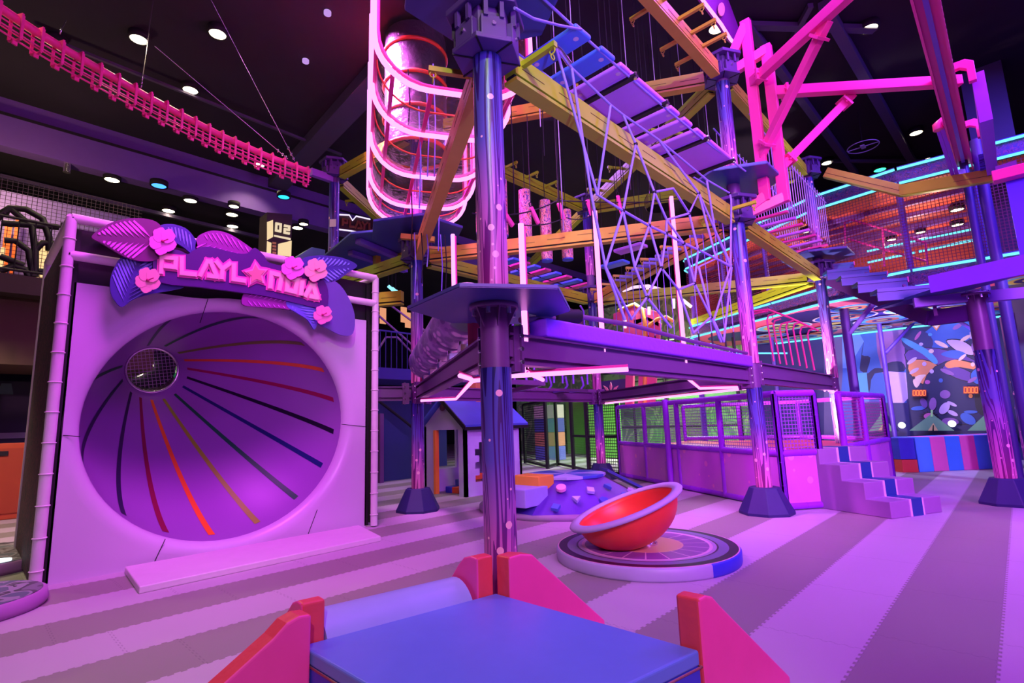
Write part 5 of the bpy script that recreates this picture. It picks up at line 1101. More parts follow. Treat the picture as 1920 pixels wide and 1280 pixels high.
for (x0_, y0_, x1_, y1_, lab) in ((1711, 731, 1736, 742, 'red glowing four digit display, left one on the mural'), (1807, 725, 1834, 737, 'red glowing four digit display, right one on the mural')):
    t = thing('score_display', lab, 'display', XP(x0_, y1_, 20.6), 'red score displays')
    b = MB(); b.prism([XP(x0_-1, y0_-1, 20.6), XP(x1_+1, y0_-1, 20.6), XP(x1_+1, y1_+1, 20.6), XP(x0_-1, y1_+1, 20.6)], Xv*.06); obj('case', b, mat('red_case', (130, 20, 16), .5), t)
    b = MB(); w = (x1_-x0_)/4
    for k in range(4):
        q = [(x0_+w*k+1, y0_+1), (x0_+w*k+w-1, y0_+1), (x0_+w*k+w-1, y1_-1), (x0_+w*k+1, y1_-1)]
        for i in range(4):
            p, e = q[i], q[(i+1) % 4]; hw = .9; dx, dy = (e[0]-p[0]), (e[1]-p[1]); L = math.hypot(dx, dy); nx, ny = -dy/L*hw, dx/L*hw
            b.prism([XP(p[0]+nx, p[1]+ny, 20.58), XP(e[0]+nx, e[1]+ny, 20.58), XP(e[0]-nx, e[1]-ny, 20.58), XP(p[0]-nx, p[1]-ny, 20.58)], Xv*.015)
    obj('digits', b, LED, t)
for px, py, lab in ((1691, 797, 'white round light low on the mural left of the tent'), (1785, 794, 'white round light low on the mural right of the tent')):
    p = XP(px, py, 20.5); b = MB(); b.lathe([(.002, .03), (.09, .02), (.1, 0), (.002, 0)], p, 16, -Xv); obj('wall_light', b, emit('white_dot', (.9, .95, 1), 1.6), label=lab, cat='light')
# ================================================================== TWO STOREY BUILDING WITH CYAN STRIPS (right)
W0 = V3((14.86, 3.22, 0)); W1 = V3((17.38, 7.95, 0)); Wr = V3((14.62, 1.4, 0)); Wr2 = V3((14.85, -1.2, 0))
WB0, WB1, WB2 = V3((20.85, -1.2, 0)), V3((20.85, 5.5, 0)), V3((20.6, 8.3, 0))
def m_psy():
    g = NG('psychedelic_ceiling'); o = g.map(g.tc.outputs['Object'], (1, .9, 1)); n = g.noise(g.tc.outputs['Object'], .8, 1)
    v = g.voro(o, .62, .75)[0]; r = g.math('ADD', v, g.math('MULTIPLY', n, .05))
    col = g.ramp(r, [(0, srgb(50, 36, 104)), (.14, srgb(206, 196, 110)), (.24, srgb(96, 190, 206)), (.34, srgb(222, 196, 226)), (.375, srgb(232, 90, 130)), (.55, srgb(62, 76, 170)), (.60, srgb(44, 24, 84)), (.70, srgb(226, 100, 110)), (.86, srgb(206, 196, 110))], 'CONSTANT')
    return g.fin(col, .35)
PSY = m_psy(); FASC = m_blobs('foliage_fascia', [(54, 30, 84), (96, 40, 110), (52, 44, 120), (120, 50, 110), (46, 30, 90), (90, 60, 150)], 6, .5, (1, 1, 1), 2)
bd = thing('play_mezzanine', 'two storey netted play building edged with cyan light strips', 'play building', V3((17.5, 3, 0)))
poly = [W0, W1, WB2, WB1, WB0, Wr2, Wr]
b = MB(); b.prism([p+Zv*4.22 for p in poly], Zv*.36); obj('lower_slab', b, FASC, bd)
ins = [p.lerp(V3((17.8, 3, 0)), .02) for p in poly]
SOF = [mat('soffit_'+n, c, .4) for n, c in (('rose', (236, 92, 128)), ('navy', (48, 34, 104)), ('yellow', (222, 206, 96)), ('blue', (60, 96, 210)), ('cyan', (110, 206, 226)), ('lilac', (232, 210, 240)), ('orange', (240, 140, 90)))]
b = MB(); b.prism([p+Zv*4.20 for p in ins], Zv*.018); lz = [4.199]
def sdisc(x, y, r, mi, el=1.0):
    b.mi = mi; z = lz[0]; lz[0] -= .0006
    ext = lambda X, Y: X > 15.0+max(0, (Y-3.3))*.54+.1 and X < 20.7
    b.prism([V3((min(20.7, max(x+r*math.cos(t), 15.0+max(0, y+r*el*math.sin(t)-3.3)*.54+.05)), max(-1.0, min(7.7, y+r*el*math.sin(t))), z)) for t in [k*PI/14 for k in range(28)]], -Zv*.0004)
rs = random.Random(4)
for x, y, r in ((17.2, .2, 1.3), (18.6, 2.6, 1.5), (16.6, 3.8, 1.2), (19.6, 5.4, 1.4), (18.4, 6.6, 1.1), (20.0, -.2, 1.0)): sdisc(x, y, r, 1)
for gx in range(4):
    for gy in range(6):
        x = 15.9+gx*1.45+rs.uniform(-.2, .2); y = -.4+gy*1.55+rs.uniform(-.25, .25)+(.7 if gx % 2 else 0); r = rs.uniform(.52, .82)
        if x-r < 15.05+max(0, y+r-3.3)*.54 or y+r > 7.6: continue
        for f, mi in zip((1, .92, .74, .56, .34, .2), rs.choice(((5, 2, 3, 1, 2, 1), (5, 4, 2, 1, 2, 1), (5, 3, 4, 6, 1, 2), (5, 0, 2, 3, 1, 4)))): sdisc(x, y, r*f, mi)
        sdisc(x+r+.16, y+.5, .2, rs.choice((2, 6)), 1.3)
obj('printed_soffit', b, SOF, bd)
b = MB(); b.prism([p+Zv*6.68 for p in poly], Zv*.34); obj('roof_slab', b, FASC, bd)
ORG = mat('orange_ceiling', (228, 92, 62), .6); b = MB(); b.prism([p+Zv*6.655 for p in ins], Zv*.022); obj('orange_soffit', b, ORG, bd)
b = MB(); b.bx(20.6, 20.7, -1.1, 6.5, 4.58, 6.65); b.prism([p+Zv*4.58 for p in (V3((17.55, 7.7, 0)), V3((20.5, 8.1, 0)), V3((20.5, 8.2, 0)), V3((17.55, 7.8, 0)))], Zv*2.05); obj('orange_back_wall', b, mat('orange_wall', (206, 82, 64), .6), bd)
b = MB()
for f in (.2, .38, .56, .74, .9): b.bar(W0.lerp(WB0, f)+Zv*6.6, W1.lerp(WB2, f)+Zv*6.6, .12, .1); b.bar(Wr2.lerp(WB0, f)+Zv*6.6, W0.lerp(WB1, f*.9)+Zv*6.6, .1, .1)
obj('ceiling_joist', b, STEEL2, bd)
NETO = m_net('dark_red_net', .07, .013, (110, 36, 70))
for p, q in ((W0, W1), (Wr, W0), (Wr2, Wr)):
    netobj('net_wall', [p+Zv*4.6+Xv*.05, q+Zv*4.6+Xv*.05, q+Zv*6.66+Xv*.05, p+Zv*6.66+Xv*.05], NETO, bd)
VP_ = mat('violet_post', (98, 62, 172), .4); GP1 = ZP(1585, 600, 3.9); GP1.z = 0; GP2 = ZP(1650, 620, 3.95); GP2.z = 0
for p, z0, z1, r in ((W0+V3((.25, .1, 0)), 0, 6.66, .11), (W1+V3((0, -.2, 0)), 0, 6.66, .09), (W0.lerp(W1, .33)+Xv*.1, 4.55, 6.66, .06), (W0.lerp(W1, .66)+Xv*.1, 4.55, 6.66, .06), (Wr+Xv*.15, 4.55, 6.66, .07), (Wr.lerp(Wr2, .5)+Xv*.15, 4.55, 6.66, .06), (Wr2+Xv*.2, 4.55, 6.66, .12), (GP1, 0, 4.22, .11), (GP2, 0, 4.22, .065), (V3((19.5, 6, 0)), 0, 4.22, .07)):
    b = MB(); b.cyl(p+Zv*z0, p+Zv*z1, r, n=16); obj('post', b, VP_, bd)
b = MB(); b.cyl(VP(1592, 626, GP1.x, GP1.y), ZP(1645, 560, 4.18), .06, n=10); b.cyl(VP(1660, 662, GP2.x, GP2.y), ZP(1712, 606, 4.15), .05, n=10); b.cyl(ZP(1792, 598, 4.15), XP(1840, 628, 17.5), .05, n=10); obj('brace', b, VP_, bd)
def strip(p, q, lab, r=.032, seg=None):
    t = thing('light_strip', lab, 'light strip', p, 'cyan light strips on the play building')
    b = MB(); b.tube([p, q], r, 8); obj('tube', b, CYAN, t)
    b = MB(); b.tube([p+Zv*.03, q+Zv*.03], .022, 6); obj('channel', b, mat('strip_channel', (60, 60, 140), .5), t)
fo = -N60*.05
for z, nm in ((4.60, 'upper edge of the lower floor'), (4.22, 'bottom edge of the lower floor'), (7.03, 'upper edge of the roof'), (6.68, 'bottom edge of the roof')):
    for f0, f1, s in ((0.02, .3, 'nearest'), (.315, .62, 'middle'), (.635, .98, 'farthest')): strip(W0.lerp(W1, f0)+fo+Zv*z, W0.lerp(W1, f1)+fo+Zv*z, 'cyan strip, %s, %s piece along the rope net side' % (nm, s))
    strip(W0-Xv*.06+Zv*z, Wr-Xv*.06+Zv*z, 'cyan strip on the %s, short face by the stair' % nm)
    strip(Wr-Xv*.06-Yv*.05+Zv*z, Wr2-Xv*.06+Zv*z, 'cyan strip on the %s, face over the landing deck' % nm)
    strip(W1+D60*.06+Zv*z+Xv*.05, W1+D60*.1+Zv*z+V3((1.1, .1, 0)), 'cyan strip on the %s, far end' % nm)
for i, (f, g_) in enumerate(((.03, .3), (.33, .62), (.65, .97))): strip(V3((20.75, 6.5-8*f, 4.1)), V3((20.75, 6.5-8*g_, 4.1)), 'cyan strip above the mural, %s piece' % ('left', 'middle', 'right')[i])
strip(XP(1370, 662, 19.4), XP(1476, 662, 19.4), 'cyan strip low behind the bowl pole'); strip(XP(1332, 644, 18.5), XP(1394, 662, 18.5), 'slanted cyan strip at the far left foot of the building')
for z in (5.25, 5.65):
    for i, (a, e) in enumerate(((1626, 1716), (1722, 1826))): dy = 0 if z > 5.4 else 21; strip(XP(a, 471+dy-(a-1626)*.21, 18.4), XP(e, 471+dy-(e-1626)*.21, 18.4), 'cyan strip on the inner railing, %s row, %s piece' % ('lower' if z < 5.4 else 'upper', ('left', 'right')[i]))
for px, py, lab in ((1510, 435, 'warm lamp under the orange soffit beside the stair pole'), (1795, 394, 'warm lamp under the orange soffit, upper of a close pair'), (1795, 422, 'warm lamp under the orange soffit, lower of a close pair'), (1672, 450, 'warm lamp deep inside the orange storey, left one'), (1726, 436, 'small warm lamp deep inside the orange storey, right one')):
    p = ZP(px, py, 6.45); downlight(p, .11 if py > 430 else .13, lab, watts=90, h=.12, grp='warm lamps under the orange soffit', ang=150)
for lx, ly in ((16.6, 1.0), (17.6, 4.2), (19.0, 1.5)):              # added point fills that lift the orange soffit, no bulbs there
    l = bpy.data.lights.new('storey_fill', 'POINT'); l.energy = 55; l.color = (1, .72, .55); l.shadow_soft_size = .1
    o = bpy.data.objects.new('storey_fill', l); COL.objects.link(o); o.location = (lx, ly, 5.75)
# pink stair rail inside the storey
sr = thing('stair_rail', 'pink tubular stair rail in the orange storey', 'railing', XP(1580, 480, 15.3))
b = MB()
for pts in ([(1584, 475), (1584, 416), (1596, 412), (1660, 430), (1735, 455)], [(1590, 448), (1660, 468), (1738, 490)], [(1655, 428), (1658, 500)], [(1735, 455), (1740, 505)], [(1700, 443), (1702, 470)]): b.tube([XP(px, py, 15.15) for px, py in pts], .026, 8)
obj('tube_rail', b, PINKST, sr)
# thin curved pink hoops below the soffit
for k, (x, y0, y1) in enumerate(((1438, 590, 655), (1450, 600, 660), (1462, 606, 662), (1474, 603, 662), (1487, 606, 664), (1500, 612, 668), (1514, 618, 672))):
    b = MB(); b.tube([XP(x+14, y0-2, 12.6), XP(x+3, y0+1, 12.6), XP(x, y0+10, 12.6), XP(x+13, y1+22, 12.6)], .02, 6); obj('hoop_rung', b, PINKST, label='thin bent pink hoop of the ladder right of the bowl pole', cat='hoop', group='bent pink hoops of the ladder')
b = MB(); b.tube([XP(1400, 585, 12.65), XP(1440, 580, 12.65), XP(1480, 595, 12.65), XP(1535, 620, 12.65)], .024, 6); b.tube([XP(1405, 590, 12.6), XP(1440, 583, 12.6)], .02, 6); obj('ladder_rail', b, PINKST, label='long thin pink ladder rail above the bent hoops', cat='rail')
# ================================================================== BLUE STAIR AND RIGHT PLATFORM
PT = V3((11.45, .31, 0)); zT = VP(1832, 545, PT.x, PT.y).z
A2 = ZP(1746, 548, zT+.0); B2 = ZP(1935, 510, zT+.0); zf = VP(1746, 518, A2.x, A2.y).z
inn = V3((.72, .69, 0))
rp_ = thing('landing_deck', 'violet landing deck on the leaning poles at right', 'platform', (A2+B2)/2)
b = MB(); b.prism([V3((A2.x, A2.y, zT)), V3((B2.x, B2.y, zT)), V3((B2.x, B2.y, zT))+inn*1.6, V3((A2.x, A2.y, zT))+inn*1.4], Zv*.05); obj('deck', b, PLATE, rp_)
b = MB(); b.bar(V3((A2.x, A2.y, (zT+zf)/2)), V3((B2.x, B2.y, (zT+zf)/2)), .05, zf-zT+.02); obj('fascia', b, mat('violet_fascia', (140, 80, 226), .35), rp_)
b = MB(); b.bar(PT+V3((.05, 0, zT-.1)), PT+V3((.6, -1.6, zT-.12)), .12, .18); b.bar(PT+V3((0, 0, zT-.09)), V3((A2.x, A2.y, zT-.09))+inn*.4, .12, .16); obj('joist', b, STEEL2, rp_)
bs = thing('blue_stair', 'blue open tread stair descending from the stair pole to the landing deck', 'stair', V3((12.9, 1.8, 3.4)))
T0 = ZP(1590, 497, 5.0); T1 = ZP(1730, 541, zT+.22)
tds = [(1591, 493, 5.02), (1621, 506, None), (1658, 515, None), (1692, 526, None), (1730, 538, None)]
sd = (T1-T0); sp_ = V3((sd.x, sd.y, 0)).normalized(); sw = sp_.cross(Zv)
if sw.dot(_fw) < 0: sw = -sw
BLS = mat('blue_tread', (34, 86, 150), .4)
for i in range(5):
    c = T0.lerp(T1, i/4); b = MB(); b.obox(c+sw*.35, sp_*.17, sw*.42, Zv*.03); b.obox(c+sw*.35-Zv*.10+sp_*.13, sp_*.02, sw*.42, Zv*.09); td = obj('tread', b, BLS, bs)
    b = MB(); b.obox(c-sw*.078-Zv*.005, sp_*.17, sw*.012, Zv*.05); obj('tread_edge', b, mat('mauve_edge', (226, 100, 170), .5), td)
    b = MB(); b.bar(c+sp_*.05+Zv*-.02, c+sp_*.32-Zv*.35, .05, .06); b.bar(c+sp_*.3-Zv*.36, c+sp_*.3-Zv*.55, .05, .05); obj('tread_bracket', b, STEEL, td)
b = MB(); q0 = V3((PR2.x-.1, PR2.y-.2, 4.62)); q1 = T1+sp_*.1-Zv*.55; q2 = V3((PT.x, PT.y, zT-.35)); b.bar(q0, q1, .14, .26); b.bar(q1-sp_*.05, q2, .14, .26); obj('stringer', b, mat('plum_stringer', (80, 34, 110), .75, spec=.2), bs)
pole(PT, 'thick tree print pole leaning carrying the violet landing deck', [(.38, 2.42)], True, (), zT, .125, (zT-.06,))
PT2 = ZP(1940, 893, 0); pole(V3((PT2.x, PT2.y, 0)), 'second tree print pole at the right edge behind the thick one', [(.05, 2.3)], False, (), zT+.1, .11)
PT3 = ZP(1962, 880, 0); pole(V3((PT3.x+.4, PT3.y, 0)), 'third tree print pole at the far right edge', [(.05, 2.3)], False, (), zT+.2, .11)
# upper poles and blue-violet panel at the right edge
for px, yb, lab in ((1836, 470, 'thin violet upright right of the pink stair rail'), (1868, 480, 'thicker violet upright beside the dark column')):
    p = XP(px, yb, 14.4); b = MB(); b.cyl(V3((p.x, p.y, 0.0)), V3((p.x, p.y, 7.1)), .1 if px > 1850 else .075, n=14); obj('upright', b, mat('dim_violet_post', (72, 50, 128), .4), label=lab, cat='post')
b = MB(); b.prism([XP(1883, 328, 10.6), XP(1990, 312, 10.6), XP(2000, 520, 10.6), XP(1918, 505, 10.6)], Xv*.12); obj('side_screen', b, mat('blue_violet_panel', (90, 60, 250), .5), label='plain blue-violet panel standing on the landing deck', cat='panel')
b = MB(); b.obox(XP(1903, 323, 10.5), V3((.1, 0, 0)), V3((0, .25, 0)), V3((0, 0, .08))); obj('clamp_block', b, PINKST, label='small pink block on top of the blue-violet panel', cat='block', bev=.01)
b = MB(); b.prism([XP(1866, 312, 11), XP(1905, 300, 11), XP(1908, 320, 11), XP(1868, 332, 11)], Xv*.1); obj('plum_panel', b, mat('plum_panel_paint', (110, 50, 140), .5), label='short plum panel left of the pink block', cat='panel')
b = MB(); b.prism([XP(1834, 290, 13.6), XP(1856, 285, 13.6), XP(1862, 312, 13.6), XP(1838, 318, 13.6)], Xv*.1); obj('stripe_box', b, m_blobs('blue_stripes', [(40, 30, 130), (90, 80, 220), (30, 20, 90)], 9, .5, (.3, .3, 3)), label='small blue striped box above the end of the bent beam', cat='box')
# ================================================================== BACKGROUND: GREEN SOFT PLAY, GATES
GRN = m_blobs('green_print_wall', [(104, 150, 96), (140, 204, 124), (120, 176, 112), (176, 216, 146), (112, 164, 104)], 1.4, .6, (1, 1, .7), 1.2)
b = MB(); b.bx(21.2, 21.3, 6.5, 20, 0, 7.0); b.mi = 0; obj('wall_rear', b, GRN, kind='structure')
b = MB(); b.bx(19.2, 19.3, 8.6, 10.2, 0, 1.9); obj('soft_divider', b, mat('grey_green_pad', (120, 140, 110), .6), label='grey-green padded divider behind the pen nets', cat='divider')
for k, (x, y, c, lab) in enumerate(((18.2, 11.6, (120, 210, 84), 'bright green soft wall left of the black gates'), (19.8, 14.0, (130, 214, 90), 'green soft wall behind the playhouse'))):
    b = MB(); b.bx(x, x+.15, y, y+1.5, .02, 2.6); obj('soft_block', b, mat('soft_green', c, .6), label=lab, cat='soft wall')
cg = thing('gate_frame', 'black framed glass gates at the back left of the pen', 'gate', ZP(1080, 886, 0))
gp = [ZP(988, 878, 0), ZP(1027, 879, 0), ZP(1046, 873, 0), ZP(1076, 880, 0), ZP(1105, 887, 0), ZP(1165, 893, 0)]
gp[0] = ZP(985, 868, 0); hz = 2.2
for p in gp: b = MB(); b.bar(p+Zv*.01, p+Zv*hz, .09, .09, Xv); obj('upright', b, BLACK, cg)
for i in range(len(gp)-1):
    for z in ((.08, hz) if i < 3 else (.08, 1.05, hz)): b = MB(); b.bar(gp[i]+Zv*z, gp[i+1]+Zv*z, .06, .07); obj('crossbar', b, BLACK, cg)
GL = m_clear('gate_glass', (.9, 1, .95), .06)
for i in (1, 2, 3): b = MB(); b.quad(gp[i]+Zv*.1, gp[i+1]+Zv*.1, gp[i+1]+Zv*(hz-.05), gp[i]+Zv*(hz-.05)); obj('pane', b, GL, cg)
NETB = m_net('black_mesh', .08, .02, (18, 14, 20)); netobj('mesh_panel', [gp[4]+Zv*.1, gp[5]+Zv*.1, gp[5]+Zv*hz, gp[4]+Zv*hz], NETB, cg); netobj('mesh_panel', [gp[0]+Zv*.1, gp[1]+Zv*.1, gp[1]+Zv*hz, gp[0]+Zv*hz], NETB, cg)
# orange-blue shelf seen between house and gates
for k, (z, c) in enumerate(((0, (120, 120, 220)), (.55, (230, 150, 120)), (1.1, (90, 90, 170)), (1.65, (220, 200, 190)))):
    p = ZP(975, 868, 0); b = MB(); b.bx(16.5, 17.0, 13.4, 14.6, z, z+.54); obj('foam_shelf_block', b, mat('shelf_block', c, .6), label=('blue bottom', 'orange second', 'navy third', 'pale top')[k]+' block of the stack between playhouse and gates', cat='block', group='stack beside the playhouse', bev=.02)
# second level clutter behind: pink arches
ar = thing('pink_arcade', 'pink arched panel with orange rims behind the rope net', 'arched panel', XP(1190, 760, 16.5))
def archpoly(x0, x1, yt, yb):
    return [(x0, yb), (x0, yt+18)]+[(x0+(x1-x0)*(.5-.5*math.cos(PI*k/8)), yt+18-18*math.sin(PI*k/8)) for k in range(1, 8)]+[(x1, yt+18), (x1, yb)]
for x0, x1, yt in ((1130, 1160, 640), (1166, 1206, 570), (1206, 1236, 585), (1236, 1262, 595)):
    pass
b = MB(); xx = 16.5
b.prism([XP(x, y, xx) for x, y in ((1150, 588), (1190, 572), (1235, 585), (1235, 612), (1214, 600), (1196, 606), (1188, 640), (1186, 760), (1172, 760), (1174, 640), (1165, 604), (1150, 610))], Xv*.12)
b.prism([XP(x, y, xx) for x, y in ((1188, 600), (1214, 594), (1238, 606), (1232, 660), (1226, 760), (1196, 760), (1198, 660))], Xv*.12); obj('panel', b, mat('arcade_pink', (236, 84, 130), .6), ar)
b = MB(); b.tube([XP(x, y, xx-.03) for x, y in ((1160, 582), (1190, 570), (1204, 580), (1210, 610), (1209, 760))], .07, 8); b.tube([XP(x, y, xx-.03) for x, y in ((1214, 612), (1232, 598), (1250, 594), (1262, 602))], .06, 8); obj('rim', b, mat('arcade_orange', (246, 160, 70), .6), ar)
b = MB(); b.prism([XP(x, y, 16.9) for x, y in ((1118, 716), (1185, 708), (1190, 742), (1120, 742))], Xv*.1); q_ = XP(1155, 742, 16.95); b.bar(V3((q_.x, q_.y, 0)), q_+Zv*.1, .08, .08, Xv); fp = obj('flower_banner', b, mat('banner_navy', (70, 40, 120), .6), label='navy banner with a pink flower below the arches', cat='banner')
b = MB()
for k in range(5): a = PI+PI*k/4; b.prism([XP(1145+math.cos(a)*2, 738+math.sin(a)*2, 16.86), XP(1145+math.cos(a-.2)*12, 738+math.sin(a-.2)*14, 16.86), XP(1145+math.cos(a)*20, 738+math.sin(a)*22, 16.86), XP(1145+math.cos(a+.2)*12, 738+math.sin(a+.2)*14, 16.86)], Xv*.02)
obj('flower_print', b, mat('banner_pink', (240, 120, 170), .6), fp)
tb_ = thing('crawl_tube', 'dim brownish crawl tube left of the pink arches', 'tube', XP(1075, 640, 15.5))
b = MB(); p, q = XP(1062, 595, 16.2), XP(1088, 640, 14.8); b.cyl(p, q, .42, .5, 20); obj('shell', b, mat('tube_brown', (120, 76, 90), .5), tb_)
b = MB(); d = (q-p).normalized(); b.cyl(q-d*.02, q+d*.02, .44, n=20); obj('mouth', b, BLACK, tb_)  # black disc painted for the shaded inside of the tube
# black scaffold of the maze
mz = thing('maze_frame', 'black pipe scaffold of the green maze behind the rope net', 'frame', V3((18.5, 8.5, 0)))
b = MB()
for y in (6.9, 8.2, 9.6, 11.0, 12.4):
    b.cyl((18.4, y, 0), (18.4, y, 6.2), .05, n=8)
for z in (1.2, 2.1, 3.0, 3.4, 4.4, 6.2): b.cyl((18.4, 6.9, z), (18.4, 12.4, z), .05, n=8)
obj('pipe', b, BLACK, mz)
for k, (y0, y1, z0, z1) in enumerate(((7.0, 8.1, 2.15, 2.9), (8.3, 9.5, 2.2, 2.95), (9.7, 10.9, 2.2, 2.95), (8.3, 9.5, 3.1, 3.35), (11.1, 12.3, 2.2, 2.9))):
    b = MB(); b.bx(18.45, 18.55, y0, y1, z0, z1); obj('soft_panel', b, mat('maze_green', (110, 190, 110), .6), mz)
for px, py, lab in ((1220, 570, 'white hooked hanging light beyond the rope net, left one'), (1300, 580, 'white slanted hanging light beyond the rope net, right one')):
    pass
nl = thing('hook_light', 'pale pink bent tube light beyond the rope net', 'light', XP(1200, 545, 14))
b = MB(); b.tube([XP(1168, 545, 14), XP(1190, 538, 14), XP(1215, 536, 14), XP(1240, 543, 14)], .05, 8); b.tube([XP(1214, 540, 14), XP(1214, 548, 14)], .05, 8); obj('tube', b, emit('pale_pink_tube', (1, .62, .85), 1.3), nl); b = MB(); q_ = XP(1214, 537, 14); b.cyl(q_, V3((q_.x, q_.y, CEIL)), .008, n=5); obj('cord', b, ROPEB, nl)
for k, (px, y0, y1) in enumerate(((1217, 575, 590), (1263, 560, 578), (1172, 600, 615))):
    b = MB(); b.tube([XP(px, y0, 14.2), XP(px, y1, 14.2)], .05, 8); q_ = XP(px, y0, 14.2); cb = MB(); cb.cyl(q_, V3((q_.x, q_.y, CEIL)), .006, n=5); obj('stick_light', b, emit('pale_tube', (1, .75, .9), 1.3), label='short white upright stick light beyond the rope net', cat='light', group='white stick lights'); obj('light_cord', cb, ROPEB, COL.objects[-1])
b = MB(); b.tube([XP(1280, 562, 14.5), XP(1296, 575, 14.5)], .05, 8); obj('stick_light', b, emit('pale_tube2', (1, .75, .9), 1.3), label='short white slanted stick light beyond the tall neon post', cat='light')
# violet rails and grey posts behind the level-one pad
hr = thing('hoop_railing', 'thin violet railing of bent hoops behind the navy plate', 'railing', V3((6.0, 6.2, 2.2)))
b = MB(); b.bar(V3((4.82, 6.2, 2.2)), V3((7.3, 6.2, 2.2)), .08, .08); b.bar(V3((7.3, 6.2, 2.2)), V3((8.3, 7.95, 2.2)), .08, .08); obj('base_rail', b, STEEL, hr)
for k, px in enumerate((963, 985, 1000, 1022, 1036, 1052, 1072, 1098)):
    p = YP(px, 655, 6.2); e = YP(px+4, 585 if k % 2 else 600, 6.2); b = MB(); b.tube([V3((p.x, 6.2, 2.22)), V3((p.x, 6.2, e.z)), V3((p.x-.1, 6.2, e.z+.1))], .022, 6); obj('hoop', b, STEEL2, hr)
for k, px in enumerate((985, 1005, 1030, 1060, 1090)):
    b = MB(); b.tube([XP(px, 706, 9.8), XP(px+4, 722, 9.8), XP(px-2, 732, 9.8), XP(px-22, 734, 9.8)], .03, 6); obj('seat_hook', b, STEEL2, label='violet hooked steel seat hanger under the back beam', cat='hanger', group='hooked hangers under the back beam')
b = MB(); b.bar(XP(930, 728, 9.9), XP(1110, 732, 9.9), .3, .06); obj('low_deck', b, STEEL, label='low dark deck under the hooked hangers', cat='deck')
# plank bridge far behind
for k in range(9):
    p = ZP(925+k*20, 487+k*6.2, 5.3); b = MB(); b.obox(p, V3((.12, 0, 0)), V3((0, .42, 0)), V3((0, 0, .03))); obj('far_plank', b, PKR if k % 2 == 0 else BLUEP, label='%s plank of the far bridge behind the neon post' % ('pink' if k % 2 == 0 else 'blue'), cat='plank', group='%s planks of the far bridge' % ('pink' if k % 2 == 0 else 'blue'), bev=.015)
rope('bridge_cable', [ZP(915, 487, 5.28), ZP(1090, 545, 5.28)], .015, ROPEB, 'black cable under the far plank bridge')
for k, (px, py, m, lab) in enumerate(((1182, 466, PURP, 'purple hanging step behind the rope net, lower'), (1200, 442, PURP, 'large purple hanging step behind the rope net'), (1152, 496, BLUEP, 'blue hanging step behind the rope net'), (1218, 438, PURP, 'purple hanging step nearest the second neon post'))):
    p = ZP(px, py, 5.3); b = MB(); b.obox(p, V3((.16, 0, 0)), V3((0, .35, 0)), V3((0, 0, .035))); hs = obj('hanging_step', b, m, label=lab, cat='step', bev=.015)
    for s in (-.3, .3): b = MB(); b.cyl(p+Yv*s, V3((p.x, p.y+s, CEIL)), .008, n=5); obj('cord', b, ROPEB, hs)
# transparent sign with hooks, pink cone
t = thing('clear_tablet', 'clear rounded tablet hanging behind the rope net', 'tablet', YP(1232, 395, 6.5))
b = MB(); b.prism([YP(px, py, 6.5) for px, py in smooth([(1214, 364), (1256, 362), (1254, 394), (1214, 396)], 3)], Yv*.02); obj('sheet', b, m_clear('clear_sheet', (.7, .62, .72), .25), t)
b = MB(); b.cyl(YP(1241, 365, 6.45), YP(1240, 374, 6.45), .03, n=8); b.cyl(YP(1218, 364, 6.5), YP(1218, 340, 6.5), .01, n=5); b.cyl(YP(1250, 362, 6.5), YP(1250, 340, 6.5), .01, n=5); obj('clip', b, mat('pink_clip', (240, 150, 230), .4), t)
# ================================================================== LEFT BACKGROUND
# second lettered sign on the bulkhead
s2 = thing('neon_wall_sign', 'brown lettered sign outlined in white neon on the far bulkhead', 'sign', YP(690, 440, 15.7)); LY = 15.7
b = MB(); b.prism([YP(px, py, LY) for px, py in ((634, 404), (655, 404), (661, 414), (668, 406), (694, 412), (700, 408), (712, 416), (745, 420), (745, 448), (700, 440), (634, 428))], Yv*.08); obj('board', b, mat('dark_brown_board', (70, 30, 30), .6), s2)
b = MB()
for ch, q in (('P', ((641, 409), (652, 411), (651, 425), (640, 423))), ('L', ((654, 411), (664, 413), (664, 427), (654, 426))), ('A', ((665, 413), (678, 415), (679, 430), (664, 428))), ('Y', ((677, 415), (689, 417), (687, 432), (678, 430))), ('L', ((690, 418), (700, 420), (700, 434), (690, 432))), ('N', ((714, 422), (724, 424), (723, 438), (713, 436))), ('D', ((727, 424), (737, 426), (736, 440), (726, 438)))): glyph(b, ch, q, 3.2, LY-.02, .05)
b.prism([YP(px, py, LY-.02) for px, py in starpoly(706, 429, 8, 4)], -Yv*.05); obj('letters', b, mat('rust_letters', (170, 96, 60), .6), s2)
WHN = emit('white_violet_neon', (.78, .66, 1), 1.4)
for pts in ([(634, 402), (655, 403), (661, 413), (668, 405), (694, 411)], [(636, 430), (660, 433), (700, 442)], [(712, 418), (745, 424)]): b = MB(); b.tube([YP(px, py, LY-.05) for px, py in pts], .025, 6); obj('neon_outline', b, WHN, s2)
